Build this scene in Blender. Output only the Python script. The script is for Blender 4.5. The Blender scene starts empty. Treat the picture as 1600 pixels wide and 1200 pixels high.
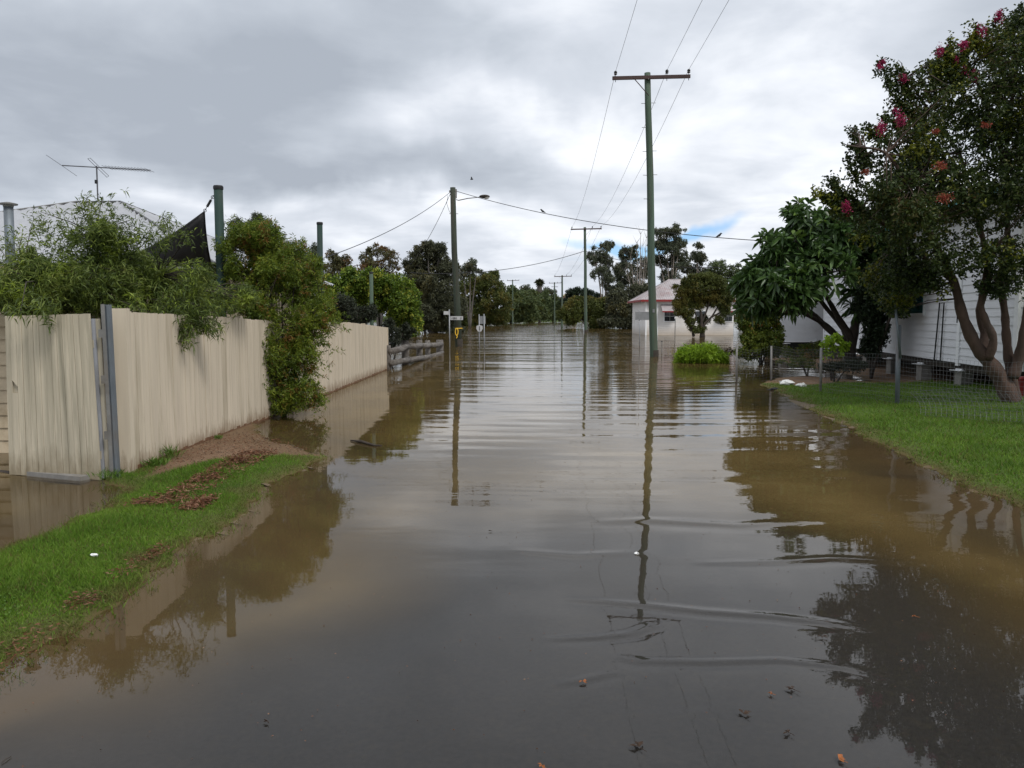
import bpy, math, random
import numpy as np
from mathutils import Vector
random.seed(7); RNG = np.random.default_rng(7)
sc = bpy.context.scene
COL = sc.collection
R = math.radians

# ------------------------------------------------------------------ camera
F = 1244.0; EYE = 1.6; PIT = math.atan(103/F)
cp, sp = math.cos(PIT), math.sin(PIT)
cam_d = bpy.data.cameras.new('camera'); cam = bpy.data.objects.new('camera', cam_d); COL.objects.link(cam)
cam.location = (0, 0, EYE); cam.rotation_euler = (math.pi/2-PIT, 0, 0)
cam_d.sensor_width = 36; cam_d.lens = 36*F/1600; cam_d.clip_start = .05; cam_d.clip_end = 6000
sc.camera = cam

def ray(px, py):
    u = (px-800)/F; v = (600-py)/F
    return Vector((u, cp+v*sp, -sp+v*cp))
def P(px, py, Y):                     # photo point at a depth
    d = ray(px, py); t = Y/d.y
    return Vector((d.x*t, Y, EYE+d.z*t))
def G(px, py, z=0.0):                 # photo point on a level
    d = ray(px, py); t = (z-EYE)/d.z
    return Vector((d.x*t, d.y*t, z))

# ------------------------------------------------------------------ materials
def new_mat(name):
    m = bpy.data.materials.new(name); m.use_nodes = True
    nt = m.node_tree; b = nt.nodes['Principled BSDF']
    return m, nt, b
def N(nt, t, **kw):
    n = nt.nodes.new(t)
    for k, v in kw.items():
        if k.startswith('i_'): n.inputs[k[2:].replace('_', ' ')].default_value = v
        else: setattr(n, k, v)
    return n
def ramp(nt, stops, interp='LINEAR'):
    n = nt.nodes.new('ShaderNodeValToRGB'); cr = n.color_ramp; cr.interpolation = interp
    while len(cr.elements) < len(stops): cr.elements.new(.5)
    for e, (p, c) in zip(cr.elements, stops):
        e.position = p; e.color = (*c, 1) if len(c) == 3 else c
    return n
def mixc(nt, f, a, b, blend='MIX'):
    n = nt.nodes.new('ShaderNodeMix'); n.data_type = 'RGBA'; n.blend_type = blend
    for s, v in ((n.inputs[0], f), (n.inputs[6], a), (n.inputs[7], b)):
        if isinstance(v, (int, float)): s.default_value = v
        elif isinstance(v, tuple): s.default_value = (*v, 1) if len(v) == 3 else v
        else: nt.links.new(v, s)
    return n.outputs[2]
def math_(nt, op, a, b=None, c=None, clamp=False):
    n = nt.nodes.new('ShaderNodeMath'); n.operation = op; n.use_clamp = clamp
    for s, v in zip(n.inputs, (a, b, c)):
        if v is None: continue
        if isinstance(v, (int, float)): s.default_value = v
        else: nt.links.new(v, s)
    return n.outputs[0]
def coords(nt, scale=(1, 1, 1), kind='Object'):
    tc = nt.nodes.new('ShaderNodeTexCoord'); mp = nt.nodes.new('ShaderNodeMapping')
    nt.links.new(tc.outputs[kind], mp.inputs[0]); mp.inputs['Scale'].default_value = scale
    return mp.outputs[0]
def noise(nt, vec, scale, detail=4, rough=.55, dist=0):
    n = nt.nodes.new('ShaderNodeTexNoise'); nt.links.new(vec, n.inputs['Vector'])
    n.inputs['Scale'].default_value = scale; n.inputs['Detail'].default_value = detail
    n.inputs['Roughness'].default_value = rough; n.inputs['Distortion'].default_value = dist
    return n.outputs[0]
def maprange(nt, v, a, b, c=0, d=1):
    n = nt.nodes.new('ShaderNodeMapRange'); nt.links.new(v, n.inputs[0])
    for i, x in zip((1, 2, 3, 4), (a, b, c, d)): n.inputs[i].default_value = x
    return n.outputs[0]
def bump(nt, h, strength, dist, b):
    n = nt.nodes.new('ShaderNodeBump'); n.inputs['Strength'].default_value = strength
    n.inputs['Distance'].default_value = dist; nt.links.new(h, n.inputs['Height'])
    nt.links.new(n.outputs[0], b.inputs['Normal'])

def solid(name, c, rough=.6, metal=0, var=.25, nscale=6, stretch=(1, 1, 1), bmp=.2, bdist=.004, spec=.4, dirt=None, dirt_lo=.5, dirt_hi=.75, island=0):
    m, nt, b = new_mat(name)
    v = coords(nt, stretch)
    n1 = noise(nt, v, nscale, 6, .6)
    lo = tuple(x*(1-var) for x in c); hi = tuple(min(1, x*(1+var)) for x in c)
    col = ramp(nt, [(.3, lo), (.7, hi)]); nt.links.new(n1, col.inputs[0]); out = col.outputs[0]
    if island:
        g = nt.nodes.new('ShaderNodeNewGeometry')
        f = maprange(nt, g.outputs['Random Per Island'], 0, 1, 1-island, 1+island*.5)
        out = mixc(nt, 1, out, mixc(nt, 0, f, f), 'MULTIPLY')
    if dirt:
        n2 = noise(nt, v, nscale*.45, 8, .65, .4)
        f = maprange(nt, n2, dirt_lo, dirt_hi, 0, .85)
        out = mixc(nt, f, out, dirt)
    nt.links.new(out, b.inputs['Base Color'])
    b.inputs['Roughness'].default_value = rough; b.inputs['Metallic'].default_value = metal
    b.inputs['Specular IOR Level'].default_value = spec
    n3 = noise(nt, v, nscale*6, 4, .6); bump(nt, n3, bmp, bdist, b)
    return m

def leaf_mat(name, cols, clump=1.2, trans=.3, rough=.5, accent=None, acc_at=.62, acc_scale=2.2, spec=.25):
    """cols: dark to light leaf colours picked per leaf; accent: colour of young or dying growth in patches."""
    m, nt, b = new_mat(name)
    g = nt.nodes.new('ShaderNodeNewGeometry')
    v = coords(nt)
    n1 = noise(nt, v, clump, 3)
    f = math_(nt, 'ADD', math_(nt, 'MULTIPLY', g.outputs['Random Per Island'], .6), math_(nt, 'MULTIPLY', maprange(nt, n1, .3, .7, 0, 1), .4), clamp=True)
    k = len(cols)
    cr = ramp(nt, [(i/(k-1), c) for i, c in enumerate(cols)]); nt.links.new(f, cr.inputs[0]); out = cr.outputs[0]
    if accent:
        n2 = noise(nt, v, acc_scale, 2)
        s = math_(nt, 'ADD', n2, math_(nt, 'MULTIPLY', math_(nt, 'SUBTRACT', g.outputs['Random Per Island'], .5), .18))
        out = mixc(nt, maprange(nt, s, acc_at, acc_at+.05), out, accent)
    nt.links.new(out, b.inputs['Base Color']); b.inputs['Roughness'].default_value = rough
    b.inputs['Specular IOR Level'].default_value = spec
    tr = nt.nodes.new('ShaderNodeBsdfTranslucent'); nt.links.new(out, tr.inputs[0])
    mx = nt.nodes.new('ShaderNodeMixShader'); mx.inputs[0].default_value = trans
    nt.links.new(b.outputs[0], mx.inputs[1]); nt.links.new(tr.outputs[0], mx.inputs[2])
    nt.links.new(mx.outputs[0], nt.nodes['Material Output'].inputs[0])
    return m

M = {}
M['paint_fence'] = solid('cream_painted_boards', (.55, .475, .37), .75, var=.07, nscale=3, stretch=(4, 4, .35), bmp=.35, bdist=.003, dirt=(.27, .225, .15), dirt_lo=.50, dirt_hi=.80, island=.05, spec=.2)
M['paint_gate'] = solid('weathered_cream_boards', (.53, .47, .36), .8, var=.18, nscale=3.5, stretch=(7, 7, .35), bmp=.5, bdist=.004, dirt=(.22, .205, .15), dirt_lo=.44, dirt_hi=.74, island=.09, spec=.2)
M['steel'] = solid('galvanised_steel', (.15, .17, .19), .55, .4, var=.22, nscale=5, stretch=(2, 2, .5), dirt=(.16, .13, .10))
M['steel_dull'] = solid('dull_steel', (.20, .195, .185), .6, .3, var=.25, nscale=5, dirt=(.12, .09, .06))
M['pole_green'] = solid('treated_pole_timber', (.062, .094, .066), .85, var=.25, nscale=3, stretch=(4, 4, .25), bmp=.5, bdist=.01, dirt=(.075, .068, .05), dirt_lo=.46, dirt_hi=.72)
M['pole_dark'] = solid('dark_weathered_pole_timber', (.034, .046, .032), .9, var=.35, nscale=4, stretch=(4, 4, .25), bmp=.7, bdist=.012, dirt=(.05, .042, .032), dirt_lo=.45, dirt_hi=.7)
M['post_green'] = solid('dark_green_paint', (.013, .034, .027), .75, var=.3, nscale=3, stretch=(1, 1, .5), dirt=(.05, .055, .045))
M['arm'] = solid('crossarm_timber', (.06, .035, .032), .8, var=.3, nscale=4, stretch=(.4, 3, 3))
M['porcelain'] = solid('dark_porcelain', (.02, .018, .018), .25, var=.1)
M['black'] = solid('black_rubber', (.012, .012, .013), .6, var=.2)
M['dark_base'] = solid('tarred_timber', (.03, .024, .018), .9, var=.3)
M['log'] = solid('silvered_log', (.17, .155, .14), .9, var=.4, nscale=5, stretch=(3, .5, 3), bmp=1, bdist=.03, dirt=(.07, .055, .042), dirt_lo=.42, dirt_hi=.7)
M['white_paint'] = solid('white_weatherboard_paint', (.66, .67, .69), .6, var=.06, nscale=2.5, stretch=(1, .5, 2), dirt=(.42, .42, .41), dirt_lo=.55, dirt_hi=.95, spec=.25)
M['white_trim'] = solid('white_trim_paint', (.74, .75, .76), .5, var=.04, nscale=3)
M['far_white'] = solid('pale_house_paint', (.68, .66, .64), .7, var=.07, nscale=.8, dirt=(.45, .40, .33), dirt_lo=.55, dirt_hi=.9)
M['concrete'] = solid('grey_concrete', (.20, .19, .175), .9, var=.2, nscale=8, dirt=(.14, .12, .09))
M['iron_roof'] = solid('grey_corrugated_iron', (.36, .365, .38), .5, .25, var=.08, nscale=2, dirt=(.30, .28, .27), dirt_lo=.55, dirt_hi=.85)
M['ridge_cap'] = solid('dark_ridge_capping', (.12, .12, .12), .5, .3)
M['red_roof'] = solid('faded_red_iron', (.36, .325, .325), .6, .0, var=.2, nscale=.9, stretch=(1, 1, 1), dirt=(.19, .075, .065), dirt_lo=.5, dirt_hi=.72)
M['red_trim'] = solid('dark_red_paint', (.22, .022, .022), .55, var=.15)
M['pink'] = solid('salmon_brick', (.42, .24, .18), .85, var=.15)
M['tan'] = solid('tan_fascia_paint', (.33, .27, .16), .7, var=.15)
M['cream_wall'] = solid('cream_wall_paint', (.45, .37, .26), .7, var=.12, dirt=(.25, .19, .11))
M['opening_dark'] = solid('shaded_opening_grey', (.05, .05, .052), .8, var=.2)  # the opening's shade is put into this colour; far window band shares it
M['sail'] = solid('charcoal_shade_cloth', (.06, .058, .062), .85, var=.25, nscale=4, bmp=.4, dirt=(.025, .022, .02))
M['alu'] = solid('antenna_aluminium', (.10, .10, .11), .5, .4)
M['wire'] = solid('weathered_wire', (.10, .10, .11), .6, .3)
M['fence_wire'] = solid('galvanised_wire', (.12, .125, .13), .5, .4)
M['cable'] = solid('black_cable', (.018, .018, .02), .6)
M['sign_white'] = solid('white_sign_face', (.42, .42, .42), .5, var=.06)
M['sign_back'] = solid('bare_sign_back', (.24, .245, .25), .45, .4, var=.12)
M['sign_ink'] = solid('sign_lettering', (.02, .02, .022), .6)
M['yellow'] = solid('yellow_tape', (.75, .46, .03), .5, var=.1)
M['feather'] = solid('black_feathers', (.012, .012, .014), .7)
M['pale_green'] = solid('pale_green_paint', (.42, .55, .47), .6, var=.06)
M['teal'] = solid('teal_paint', (.06, .24, .25), .5)
M['plastic'] = solid('white_plastic', (.72, .72, .70), .35, var=.1)
M['red_plastic'] = solid('red_plastic', (.30, .03, .03), .5)
M['bark_brown'] = solid('smooth_brown_bark', (.075, .046, .034), .85, var=.4, nscale=3, stretch=(2, 2, .7), bmp=.7, bdist=.02, dirt=(.05, .038, .03), dirt_lo=.5, dirt_hi=.75)
M['bark_dark'] = solid('dark_bark', (.045, .035, .028), .9, var=.35, nscale=5, bmp=.7, bdist=.02)
M['bark_pale'] = solid('pale_gum_bark', (.26, .23, .20), .85, var=.3, nscale=1.5, dirt=(.10, .08, .07), dirt_lo=.5, dirt_hi=.7)
M['bark_grey'] = solid('grey_bark', (.10, .09, .08), .9, var=.3, nscale=2)
def glass(name, c):
    m, nt, b = new_mat(name); b.inputs['Base Color'].default_value = (*c, 1); b.inputs['Roughness'].default_value = .08
    b.inputs['Specular IOR Level'].default_value = .6; return m
M['glass_dark'] = glass('dark_window_glass', (.02, .022, .025))
M['glass_teal'] = glass('teal_window_glass', (.03, .11, .12))
M['lamp_glass'] = glass('lamp_glass', (.45, .45, .43))

def splash(m, top=.32, col=(.17, .105, .055)):
    nt = m.node_tree; b = nt.nodes['Principled BSDF']; src = b.inputs['Base Color'].links[0].from_socket
    tc = nt.nodes.new('ShaderNodeTexCoord'); sp_ = nt.nodes.new('ShaderNodeSeparateXYZ'); nt.links.new(tc.outputs['Object'], sp_.inputs[0])
    n = noise(nt, coords(nt, (5, 5, 1.5)), 3, 6, .65)
    f = math_(nt, 'MULTIPLY', maprange(nt, math_(nt, 'ADD', sp_.outputs['Z'], math_(nt, 'MULTIPLY', math_(nt, 'SUBTRACT', n, .5), .55)), .02, top, 1, 0), .75)
    nt.links.new(mixc(nt, f, src, col), b.inputs['Base Color'])
splash(M['paint_fence'], .22); splash(M['paint_gate'], .3, (.20, .16, .10)); splash(M['far_white'], .9, (.36, .29, .21))
# leaves
M['lf_willow'] = leaf_mat('narrow_olive_leaves', [(.030, .040, .013), (.070, .105, .022), (.14, .185, .036), (.23, .25, .065)], 2.2, .35, accent=(.24, .31, .04), acc_at=.61, acc_scale=3.5)
M['lf_bottle'] = leaf_mat('narrow_green_leaves', [(.030, .050, .010), (.080, .125, .016), (.165, .215, .024), (.30, .31, .035)], 2.2, .35, accent=(.22, .12, .03), acc_at=.62, acc_scale=3.4)
M['lf_lime'] = leaf_mat('bright_lime_leaves', [(.03, .055, .01), (.07, .125, .016), (.16, .23, .025), (.32, .38, .06)], 1.8, .35, accent=(.38, .40, .06), acc_at=.60)
M['lf_greydk'] = leaf_mat('dull_grey_green_leaves', [(.018, .022, .014), (.035, .042, .026), (.055, .065, .04)], 1.4, .2)
M['lf_casu'] = leaf_mat('dark_casuarina_foliage', [(.036, .042, .028), (.075, .082, .048), (.13, .135, .07)], .35, .25, accent=(.12, .11, .045), acc_at=.58, acc_scale=.4)
M['lf_gum'] = leaf_mat('grey_green_gum_leaves', [(.050, .062, .042), (.095, .112, .070), (.17, .19, .12)], .25, .35, accent=(.14, .13, .07), acc_at=.6, acc_scale=.35)
M['lf_gumbrown'] = leaf_mat('bronze_gum_leaves', [(.045, .050, .022), (.085, .085, .034), (.15, .13, .045)], .25, .2, accent=(.15, .085, .03), acc_at=.52, acc_scale=.4)
M['lf_far'] = leaf_mat('far_green_leaves', [(.045, .065, .028), (.085, .115, .045), (.14, .175, .065)], .15, .3, accent=(.10, .115, .03), acc_at=.58, acc_scale=.25)
M['lf_farolive'] = leaf_mat('olive_bush_leaves', [(.034, .044, .014), (.078, .096, .024), (.145, .165, .036)], .3, .3, accent=(.15, .13, .03), acc_at=.56, acc_scale=.4)
M['lf_darktop'] = leaf_mat('very_dark_dense_leaves', [(.008, .013, .007), (.016, .028, .013), (.03, .05, .022)], .3, .1)
M['lf_palm'] = leaf_mat('palm_fronds', [(.02, .024, .012), (.04, .045, .02), (.07, .07, .03)], .3, .1)
M['lf_big'] = leaf_mat('broad_glossy_leaves', [(.018, .038, .012), (.038, .078, .020), (.07, .13, .032), (.11, .19, .05)], .9, .22, rough=.38, spec=.4, accent=(.11, .18, .03), acc_at=.66, acc_scale=1.2)
M['lf_crepe'] = leaf_mat('dark_oval_leaves', [(.012, .018, .008), (.024, .038, .011), (.040, .064, .015), (.072, .090, .020), (.10, .055, .024)], .8, .25, rough=.45, accent=(.17, .18, .018), acc_at=.61, acc_scale=.9)
M['lf_climb'] = leaf_mat('dark_climber_leaves', [(.008, .013, .007), (.016, .028, .011), (.03, .05, .018)], 1, .15)
M['lf_yellow'] = leaf_mat('yellow_green_leaves', [(.035, .055, .011), (.085, .12, .016), (.19, .22, .025)], 1.3, .3, accent=(.33, .17, .04), acc_at=.66, acc_scale=3)
M['lf_reed'] = leaf_mat('vivid_green_leaves', [(.10, .17, .014), (.21, .34, .022), (.36, .50, .045)], 2.5, .35)
M['lf_dry'] = leaf_mat('dry_straw_stems', [(.12, .09, .035), (.20, .16, .06), (.26, .20, .09)], 2.5, .2)
M['petal'] = leaf_mat('crimson_petals', [(.20, .012, .05), (.36, .025, .10), (.52, .07, .19)], 4, .3)
M['petal_faded'] = leaf_mat('faded_red_seed_heads', [(.16, .03, .02), (.26, .05, .03), (.30, .10, .05)], 4, .2)
M['lf_weed'] = leaf_mat('weed_blades', [(.05, .10, .015), (.09, .17, .02), (.14, .20, .04)], 3, .3)
M['litter'] = leaf_mat('red_brown_leaf_litter', [(.04, .02, .012), (.11, .045, .022), (.19, .085, .045), (.30, .20, .12)], 6, .05)
M['deadleaf'] = leaf_mat('dead_leaf', [(.025, .015, .009), (.05, .026, .013)], 6, .05)
M['deadorange'] = leaf_mat('orange_dead_leaf', [(.32, .10, .025), (.28, .10, .03)], 6, .05)
def grass_mat():
    m, nt, b = new_mat('lawn_blades')
    g = nt.nodes.new('ShaderNodeNewGeometry'); at = nt.nodes.new('ShaderNodeAttribute'); at.attribute_name = 'dry'
    v = coords(nt)
    n1 = noise(nt, v, 1.3, 4)
    f = math_(nt, 'ADD', math_(nt, 'MULTIPLY', g.outputs['Random Per Island'], .55), math_(nt, 'MULTIPLY', maprange(nt, n1, .3, .7), .45), clamp=True)
    cr = ramp(nt, [(0, (.045, .095, .012)), (.5, (.105, .195, .018)), (1, (.19, .29, .04))]); nt.links.new(f, cr.inputs[0])
    dr = ramp(nt, [(0, (.07, .045, .02)), (.6, (.17, .12, .05)), (1, (.12, .17, .04))]); nt.links.new(g.outputs['Random Per Island'], dr.inputs[0])
    out = mixc(nt, at.outputs['Fac'], cr.outputs[0], dr.outputs[0])
    nt.links.new(out, b.inputs['Base Color']); b.inputs['Roughness'].default_value = .6; b.inputs['Specular IOR Level'].default_value = .2
    tr = nt.nodes.new('ShaderNodeBsdfTranslucent'); nt.links.new(out, tr.inputs[0])
    mx = nt.nodes.new('ShaderNodeMixShader'); mx.inputs[0].default_value = .3
    nt.links.new(b.outputs[0], mx.inputs[1]); nt.links.new(tr.outputs[0], mx.inputs[2])
    nt.links.new(mx.outputs[0], nt.nodes['Material Output'].inputs[0])
    return m
M['grass'] = grass_mat()

# ------------------------------------------------------------------ mesh tools
def link(name, me, mat=None, parent=None, smooth=False):
    o = bpy.data.objects.new(name, me); COL.objects.link(o)
    if mat is not None: me.materials.append(M[mat] if isinstance(mat, str) else mat)
    if parent is not None:
        o.parent = parent
        o.matrix_parent_inverse = parent.matrix_basis.inverted()
    if smooth: me.shade_smooth()
    return o
def tag(o, label=None, cat=None, group=None, kind=None):
    for k, v in (('label', label), ('category', cat), ('group', group), ('kind', kind)):
        if v: o[k] = v
    return o
def thing(name, loc, label, cat, group=None):
    o = bpy.data.objects.new(name, None); COL.objects.link(o); o.location = loc; o.empty_display_size = .2
    return tag(o, label, cat, group)

class MB:
    def __init__(s): s.v = []; s.f = []
    def quad(s, a, b, c, d):
        i = len(s.v); s.v += [tuple(a), tuple(b), tuple(c), tuple(d)]; s.f.append((i, i+1, i+2, i+3)); return s
    def poly(s, pts):
        i = len(s.v); s.v += [tuple(p) for p in pts]; s.f.append(tuple(range(i, i+len(pts)))); return s
    def hexa(s, p):                    # 8 corners: bottom 4 (ccw), top 4
        i = len(s.v); s.v += [tuple(q) for q in p]
        s.f += [(i+3, i+2, i+1, i), (i+4, i+5, i+6, i+7), (i, i+1, i+5, i+4), (i+1, i+2, i+6, i+5), (i+2, i+3, i+7, i+6), (i+3, i, i+4, i+7)]; return s
    def box(s, c, size, rz=0, ax=None):
        x, y, z = (q/2 for q in size); c = Vector(c); ca, sa = math.cos(rz), math.sin(rz)
        pts = []
        for dz in (-z, z):
            for dx, dy in ((-x, -y), (x, -y), (x, y), (-x, y)):
                pts.append(c+Vector((dx*ca-dy*sa, dx*sa+dy*ca, dz)))
        return s.hexa(pts)
    def slab(s, a, b, c, d, t):        # quad a b c d given thickness t along its normal
        a, b, c, d = map(Vector, (a, b, c, d)); n = (b-a).cross(d-a).normalized()*t/2
        return s.hexa([a-n, b-n, c-n, d-n, a+n, b+n, c+n, d+n])
    def bar(s, a, b, w, h, up=(0, 0, 1)):
        a, b = Vector(a), Vector(b); d = (b-a).normalized(); up = Vector(up)
        sx = d.cross(up); sx = sx.normalized() if sx.length > 1e-5 else Vector((1, 0, 0)); sz = sx.cross(d).normalized()
        q = [(-w/2, -h/2), (w/2, -h/2), (w/2, h/2), (-w/2, h/2)]
        return s.hexa([a+sx*u+sz*v for u, v in q]+[b+sx*u+sz*v for u, v in q])
    def tube(s, pts, rad, n=8, caps=True):
        pts = [Vector(p) for p in pts]; k = len(pts)
        rad = [rad]*k if isinstance(rad, (int, float)) else rad
        i0 = len(s.v); ref = None
        for i, p in enumerate(pts):
            d = (pts[min(i+1, k-1)]-pts[max(i-1, 0)])
            d = d.normalized() if d.length > 1e-7 else Vector((0, 0, 1))
            if ref is None:
                ref = d.cross(Vector((0, 0, 1)) if abs(d.z) < .9 else Vector((1, 0, 0))).normalized()
            else:
                ref = (ref-d*ref.dot(d)); ref = ref.normalized() if ref.length > 1e-6 else d.orthogonal().normalized()
            q = d.cross(ref)
            for j in range(n):
                a = 2*math.pi*j/n; s.v.append(tuple(p+(ref*math.cos(a)+q*math.sin(a))*rad[i]))
        for i in range(k-1):
            for j in range(n):
                a = i0+i*n+j; b = i0+i*n+(j+1) % n; s.f.append((a, b, b+n, a+n))
        if caps:
            s.f.append(tuple(i0+j for j in range(n-1, -1, -1))); s.f.append(tuple(i0+(k-1)*n+j for j in range(n)))
        return s
    def lathe(s, base, prof, n=12):    # prof: (r, z) list about vertical axis
        i0 = len(s.v); base = Vector(base)
        for r, z in prof:
            for j in range(n):
                a = 2*math.pi*j/n; s.v.append((base.x+r*math.cos(a), base.y+r*math.sin(a), base.z+z))
        for i in range(len(prof)-1):
            for j in range(n):
                a = i0+i*n+j; b = i0+i*n+(j+1) % n; s.f.append((a, b, b+n, a+n))
        s.f.append(tuple(i0+j for j in range(n-1, -1, -1))); s.f.append(tuple(i0+(len(prof)-1)*n+j for j in range(n)))
        return s
    def ball(s, c, r, n=8, m=6, sc_=(1, 1, 1)):
        i0 = len(s.v); c = Vector(c)
        for i in range(1, m):
            t = math.pi*i/m
            for j in range(n):
                a = 2*math.pi*j/n
                s.v.append((c.x+r*sc_[0]*math.sin(t)*math.cos(a), c.y+r*sc_[1]*math.sin(t)*math.sin(a), c.z+r*sc_[2]*math.cos(t)))
        for i in range(m-2):
            for j in range(n):
                a = i0+i*n+j; b = i0+i*n+(j+1) % n; s.f.append((a, a+n, b+n, b))
        s.v += [(c.x, c.y, c.z+r*sc_[2]), (c.x, c.y, c.z-r*sc_[2])]; t0 = len(s.v)-2
        for j in range(n):
            s.f.append((t0, i0+j, i0+(j+1) % n)); k = i0+(m-2)*n; s.f.append((t0+1, k+(j+1) % n, k+j))
        return s
    def build(s, name, mat, parent=None, smooth=False):
        me = bpy.data.meshes.new(name); me.from_pydata(s.v, [], s.f); me.update()
        return link(name, me, mat, parent, smooth)

def np_mesh(name, V, faces, mat, parent=None, smooth=False):
    """V (n,3); faces (m,k) all with k corners"""
    me = bpy.data.meshes.new(name); m, k = faces.shape
    me.vertices.add(len(V)); me.vertices.foreach_set('co', V.astype(np.float32).ravel())
    me.loops.add(m*k); me.loops.foreach_set('vertex_index', faces.astype(np.int32).ravel())
    me.polygons.add(m); me.polygons.foreach_set('loop_start', np.arange(0, m*k, k, dtype=np.int32))
    me.update(calc_edges=True)
    return link(name, me, mat, parent, smooth)

# ------------------------------------------------------------------ foliage tools
def nrm(a): return a/np.maximum(np.linalg.norm(a, axis=1, keepdims=True), 1e-9)
def rand_unit(n): return nrm(RNG.normal(size=(n, 3)))
def pnoise(p, s, seed=0):
    """cheap smooth 3D noise made of sines, about -1..1"""
    p = p*s+seed*3.7
    return (np.sin(p[:, 0]*1.7+1.3*np.sin(p[:, 1]*1.1+seed))+np.sin(p[:, 1]*1.9+1.1*np.sin(p[:, 2]*1.3+2))+np.sin(p[:, 2]*1.6+1.2*np.sin(p[:, 0]*1.2+4)))/3
def leaf_mesh(name, base, d, L, W, mat, parent, shape='diamond', fold=.25, droop=.15):
    n = len(base); d = nrm(d)
    L = L*RNG.uniform(.7, 1.25, (n, 1)); W = W*RNG.uniform(.75, 1.25, (n, 1))
    side = nrm(np.cross(d, rand_unit(n))); up = np.cross(side, d)
    tip = base+d*L; tip[:, 2] -= droop*L[:, 0]
    if shape == 'diamond':
        mid = base+d*L*.45+up*W*fold
        V = np.stack([base, mid+side*W/2, tip, mid-side*W/2], 1).reshape(-1, 3)
        Fc = np.arange(n*4).reshape(n, 4)
    elif shape == 'tri':
        V = np.stack([base-side*W/2, base+side*W/2, tip], 1).reshape(-1, 3); Fc = np.arange(n*3).reshape(n, 3)
    else:                              # oval, widest past the middle
        a = base+d*L*.30; b = base+d*L*.68; b[:, 2] -= droop*.35*L[:, 0]
        V = np.stack([base, a+side*W*.34+up*W*fold, b+side*W*.5+up*W*fold, tip, b-side*W*.5+up*W*fold, a-side*W*.34+up*W*fold], 1).reshape(-1, 3)
        q = np.arange(n)[:, None]*6
        Fc = np.concatenate([q+np.array([0, 1, 2, 3]), q+np.array([0, 3, 4, 5])], 0)
    return np_mesh(name, V, Fc, mat, parent)
def sample_ells(ells, n, shell=.5, gap=0, gs=1.0, seed=0, zmin=None, reject=None):
    """points in a union of ellipsoids (cx,cy,cz,rx,ry,rz), more of them near the skin"""
    E = np.array(ells, float); vol = (E[:, 3]*E[:, 4]*E[:, 5])**.62; out = []; tot = 0; outc = []
    for _ in range(60):
        k = RNG.choice(len(E), n, p=vol/vol.sum()); u = rand_unit(n)
        r = np.where(RNG.random(n) < shell, RNG.uniform(.78, 1.02, n), RNG.random(n)**.5)
        p = E[k, :3]+u*r[:, None]*E[k, 3:]
        ok = np.ones(n, bool)
        if gap > 0: ok &= pnoise(p, gs, seed) > (-1+gap*1.25)
        if zmin is not None: ok &= p[:, 2] > zmin
        if reject is not None: ok &= ~reject(p)
        out.append(p[ok]); outc.append(E[k, :3][ok]); tot += ok.sum()
        if tot >= n: break
    return np.concatenate(out)[:n], np.concatenate(outc)[:n]
def twigs_leaves(tips, dirs, per, tl, spread):
    """leaf bases and directions along short twigs that end at the tips"""
    n = len(tips); d = nrm(dirs); t = RNG.random((n, per, 1))
    base = tips[:, None, :]-d[:, None, :]*tl*t
    pr = rand_unit(n*per).reshape(n, per, 3)
    dd = d[:, None, :]*(1-spread*.6)+pr*spread
    return base.reshape(-1, 3)+RNG.normal(size=(n*per, 3))*tl*.06, dd.reshape(-1, 3)
def bez(a, b, c, n):
    return [a*(1-t)**2+b*2*t*(1-t)+c*t*t for t in [i/(n-1) for i in range(n)]]
def sat(ells, k=4, f=.38, shrink=.9):
    """small side clumps on the skin of each crown lobe, so that outlines come out uneven"""
    out = []
    for c in ells:
        out.append((c[0], c[1], c[2], c[3]*shrink, c[4]*shrink, c[5]*shrink))
        for _ in range(k):
            u = rand_unit(1)[0]; u[2] = abs(u[2])*.9 if random.random() < .7 else u[2]; q = f*random.uniform(.6, 1.25); d = random.uniform(.8, 1.12)
            out.append((c[0]+u[0]*c[3]*d, c[1]+u[1]*c[4]*d, c[2]+u[2]*c[5]*d, c[3]*q, c[4]*q, c[5]*q*random.uniform(.7, 1.3)))
    return out
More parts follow.
